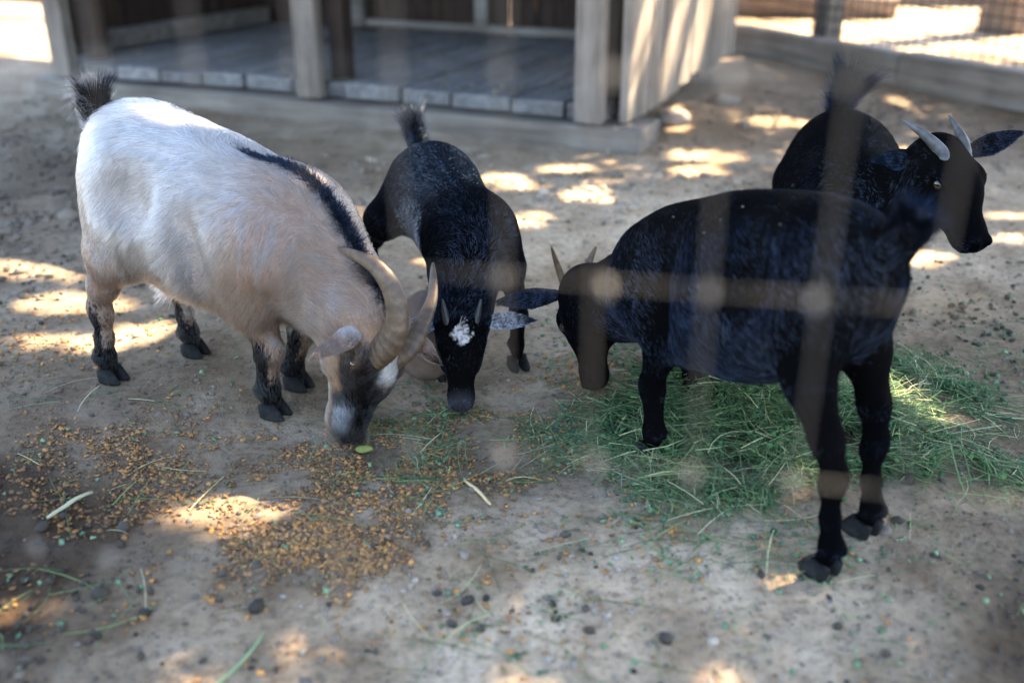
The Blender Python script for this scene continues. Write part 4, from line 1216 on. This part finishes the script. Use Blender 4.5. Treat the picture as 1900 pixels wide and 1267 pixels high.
M['lump'] = mat_plain('green feed lump', (0.15, 0.16, 0.04), 0.8, 0.2, 0, 150)
green_lump()

def crumbs_on(gi, n, cond, label):
    G, V, VN = GOATS[gi]
    s = np.where(cond(V, VN))[0]; i = s[r5.integers(0, len(s), n)]
    a = G.rotation_euler.z; c_, s_ = math.cos(a), math.sin(a)
    P = V[i] + VN[i] * 0.006
    x = G.location.x + c_ * P[:, 0] - s_ * P[:, 1]; y = G.location.y + s_ * P[:, 0] + c_ * P[:, 1]
    chips('hay_crumbs', x, y, 0.0017, (0.10, 0.115, 0.08), (0.22, 0.22, 0.17), r5, label, 0.4, 0.0, 'stuff', 0.3, P[:, 2])
crumbs_on(1, 34, lambda V, N: (N[:, 2] > 0.7) & (V[:, 0] > 0.05) & (V[:, 0] < 0.3) & (V[:, 1] > -0.02), 'pale hay crumbs caught on the young goat\'s back')
crumbs_on(2, 16, lambda V, N: (N[:, 2] > 0.45) & (V[:, 0] > 0.1) & (V[:, 0] < 0.42) & (V[:, 1] > -0.03), 'few pale hay crumbs on the near black goat\'s back')

# ------------------------------------------------------------------ wire mesh fence the photograph looks through
def near_fence():
    yaw = R(-11)
    f = empty('wire_mesh_fence', (0, 0.46, 0), yaw)
    tag(f, 'galvanised wire mesh fence close to the lens, blurred, with bright knots', 'wire fence')
    x0, x1, z1 = -1.98, 2.02, 1.428
    xs = [0.145 + 0.05 * k for k in range(-42, 38)]
    zs = [0.728 + 0.1 * k for k in range(-7, 8)]
    V, F = tube([(0, 0, 0.0), (0.001, 0.001, 0.4), (-0.001, -0.001, 0.8), (0.0005, 0.001, 1.1), (0, 0, z1)], 0.00085, 8, False)
    first = None
    for x in xs:
        if not (x0 < x < x1): continue
        m = Matrix.Translation((x + random.uniform(-0.002, 0.002), 0, 0)) @ Matrix.Rotation(random.uniform(-0.003, 0.003), 4, 'Y')
        if first is None:
            first = mesh_obj('upright_wire', V, F, M['wire'], f, True); first.matrix_local = m
        else: link_copy(first, 'upright_wire', f, m)
    V, F = tube([(x0, 0, 0), (x0 * 0.5, 0, 0.002), (x0 * 0.2, 0, -0.001), (0, 0, 0.001), (x1 * 0.2, 0, -0.001), (x1 * 0.5, 0, 0.0015), (x1, 0, 0)], 0.0006, 8, False)
    h0 = None
    for z in zs:
        if h0 is None:
            h0 = mesh_obj('cross_wire', V, F, M['wire'], f, True); h0.location = (0, 0.003, z)
        else: link_copy(h0, 'cross_wire', f, Matrix.Translation((0, 0.003, z)))
    # wrapped knots
    P = [(0.0016 * math.cos(q), 0.0008 + 0.0016 * math.sin(q), -0.0032 + 0.0064 * i / 24) for i, q in enumerate(np.linspace(0, 6 * math.pi, 25))]
    V, F = tube(P, 0.0009, 6)
    k0 = None
    for x in xs:
        if not (-0.42 < x < 0.42): continue
        for z in zs:
            if not (0.4 < z < 1.0): continue
            m = Matrix.Translation((x, 0, z)) @ Matrix.Rotation(random.uniform(0, 6), 4, 'Z')
            if k0 is None:
                k0 = mesh_obj('knot', V, F, M['weld'], f, True); k0.matrix_local = m
            else: link_copy(k0, 'knot', f, m)
    for x in (x0, x1):
        plank('post', M['rail_wood'], f, x - 0.045, x + 0.045, 0.006, 0.096, -0.05, 1.5, 0.003, 0.008)
near_fence()

# ------------------------------------------------------------------ trees that shade the pen (their crowns are above the picture)
SX, SY = SUN[0] / SUN[2], SUN[1] / SUN[2]
PATCH = [(0.55, 2.95, 0.20, 0.07), (-0.15, 2.55, 0.12, 0.06), (-0.9, 1.62, 0.10, 0.035), (1.25, 3.35, 0.16, 0.08), (-1.55, 2.75, 0.22, 0.08), (-0.62, 3.35, 0.15, 0.06), (0.23, 3.89, 0.23, 0.17), (0.22, 3.58, 0.12, 0.08), (0.76, 3.76, 0.19, 0.12), (0.66, 3.53, 0.14, 0.12), (0.0, 3.37, 0.13, 0.14), (0.27, 3.2, 0.14, 0.12), (0.0, 2.93, 0.15, 0.12), (-0.5, 2.98, 0.16, 0.09), (-0.75, 3.82, 0.07, 0.06), (-1.22, 2.47, 0.26, 0.11), (-1.05, 2.26, 0.24, 0.10), (-0.99, 2.02, 0.20, 0.06), (-0.51, 2.16, 0.08, 0.07), (-0.84, 2.09, 0.09, 0.08), (-0.47, 1.37, 0.18, 0.085), (-0.64, 1.50, 0.05, 0.03), (-0.54, 1.63, 0.06, 0.025), (-0.27, 1.01, 0.06, 0.04), (1.15, 2.62, 0.12, 0.14), (1.54, 2.99, 0.08, 0.06), (1.88, 4.88, 0.07, 0.17), (1.17, 4.41, 0.21, 0.16), (1.51, 3.89, 0.17, 0.13), (1.47, 2.77, 0.06, 0.07), (0.72, 1.76, 0.06, 0.10), (0.80, 1.66, 0.14, 0.02), (0.02, 0.955, 0.07, 0.01), (0.25, 0.965, 0.05, 0.012), (-0.42, 0.97, 0.03, 0.015), (0.40, 1.17, 0.05, 0.008), (-1.83, 3.55, 0.05, 0.08), (-0.66, 1.11, 0.04, 0.03), (0.58, 4.72, 0.2, 0.2), (0.70, 4.30, 0.12, 0.11)]
PATCH3 = [(-0.68, 1.85, 0.55, 0.09, 0.05), (-0.62, 1.78, 0.47, 0.06, 0.04), (-0.29, 1.62, 0.27, 0.06, 0.05), (0.16, 0.43, 0.73, 0.30, 0.12), (0.95, 4.95, 0.5, 0.25, 0.3), (0.7, 4.5, 0.35, 0.2, 0.2), (0.75, 4.6, 0.8, 0.12, 0.2), (-0.14, 1.69, 0.25, 0.03, 0.03)]
def openness(lx, ly):
    o = np.zeros(len(lx))
    n = 0.75 + 0.5 * NZ(lx * 9 + 2, ly * 9 + 5)
    for cx, cy_, rx, ry in PATCH:
        o = np.maximum(o, 1.25 - np.sqrt(((lx - cx) / (rx * 1.1 + 0.05)) ** 2 + ((ly - cy_) / (ry * 1.1 + 0.045)) ** 2) * n)
    for cx, cy_, cz, rx, ry in PATCH3:
        o = np.maximum(o, 1.25 - np.sqrt(((lx - (cx - SX * cz)) / (rx + 0.045)) ** 2 + ((ly - (cy_ - SY * cz)) / (ry + 0.045)) ** 2) * n)
    soft = NZ.fbm(lx * 2.6 + 50, ly * 2.6 + 20, 3)
    o = np.maximum(o, 0.64 * sstep(0.52, 0.60, soft) * (ly > 1.25))
    away = (lx - 1.5) * 0.9 + (ly - 6.9) * 0.43          # open ground beyond the pen
    o = np.maximum(o, sstep(-0.1, 0.5, away) * 1.2 * (NZ(lx * 0.9 + 7, ly * 0.9) < 0.55))
    o = np.maximum(o, (ly > 6.6 + 0.2 * lx) * (lx < -2.6) * 1.0)
    return o

def tree(name, base, trunk_h, crown, nclump, nleaf, seed, label):
    rg = np.random.default_rng(seed)
    t = empty(name, (base[0], base[1], 0))
    tag(t, label, 'tree')
    b = np.array([0, 0, 0.0])
    V, F = [], []
    def add(P, r, n=8):
        nonlocal V, F
        v, f = tube(P, r, n); o = len(V); V += list(v); F += [tuple(i + o for i in q) for q in f]
    fork = np.array([rg.normal() * 0.15, rg.normal() * 0.15, trunk_h])
    tr = [b + (0, 0, -0.1), b + (0.03, 0.02, trunk_h * 0.35), fork * 0.7 + (0.02, 0, 0), fork]
    v, f = tube(catmull(tr, 5), np.linspace(0.20, 0.13, 16), 12)
    v = [np.array(p) + 0.012 * np.sin(np.array(p)[[1, 2, 0]] * 17) for p in v]
    mesh_obj('trunk', v, f, M['bark'], t, True)
    cx0, cx1, cy0, cy1, cz0, cz1 = crown
    C = np.stack([rg.uniform(cx0, cx1, nclump), rg.uniform(cy0, cy1, nclump), rg.uniform(cz0, cz1, nclump)], 1) - (base[0], base[1], 0)
    nl = 7
    limbs = C[rg.choice(nclump, nl, replace=False)]
    for e in limbs:
        P = catmull([fork, fork * 0.6 + e * 0.4 + (0, 0, 0.35), e], 6); add(P, np.linspace(0.085, 0.025, len(P)))
    LV = []
    for c in C:
        j = np.argmin(np.linalg.norm(limbs - c, axis=1)); e = limbs[j] * 0.8 + fork * 0.2
        if np.linalg.norm(c - e) > 0.2:
            add(catmull([e, (e + c) / 2 + (0, 0, 0.12), c], 4), np.linspace(0.022, 0.007, 9), 5)
        q = c + rg.normal(size=(nleaf, 3)) * np.array([0.38, 0.38, 0.26]); LV.append(q)
    mesh_obj('limbs', V, F, M['bark'], t, True)
    Q = np.concatenate(LV)
    w = Q + (base[0], base[1], 0)
    lx = w[:, 0] - SX * w[:, 2]; ly = w[:, 1] - SY * w[:, 2]
    keep = openness(lx, ly) < 0.5 + 0.25 * rg.random(len(lx))
    keep &= w[:, 2] > 1.9
    Q = Q[keep]; n = len(Q)
    u, v_, ww = rotm(n, rg, 0.75)
    L = rg.uniform(0.05, 0.085, n)[:, None]; W_ = L * 0.36
    V4 = np.stack([Q - u * L, Q + v_ * W_ + ww * 0.01, Q + u * L, Q - v_ * W_ + ww * 0.01], 1).reshape(-1, 3)
    F4 = np.arange(n * 4).reshape(n, 4)
    cc = (np.array([0.05, 0.10, 0.025]) * (0.6 + 0.8 * rg.random(n))[:, None])
    cr = fast_mesh('crown', V4, F4, M['leaf'], t, False, np.repeat(cc, 4, 0))
    cr['kind'] = 'stuff'
tree('shade_tree', (3.9, 2.2), 2.4, (0.6, 5.2, 0.6, 4.9, 3.3, 4.9), 90, 560, 11, 'broad leafy shade tree standing outside the pen to the side')
tree('shade_tree', (3.6, 7.6), 2.6, (0.0, 5.0, 4.4, 7.9, 3.2, 4.9), 75, 560, 12, 'leafy shade tree behind the pen fence')
tree('shade_tree', (-0.2, 8.4), 2.8, (-2.4, 1.2, 2.6, 8.2, 3.6, 5.0), 70, 560, 13, 'leafy shade tree growing behind the shed')
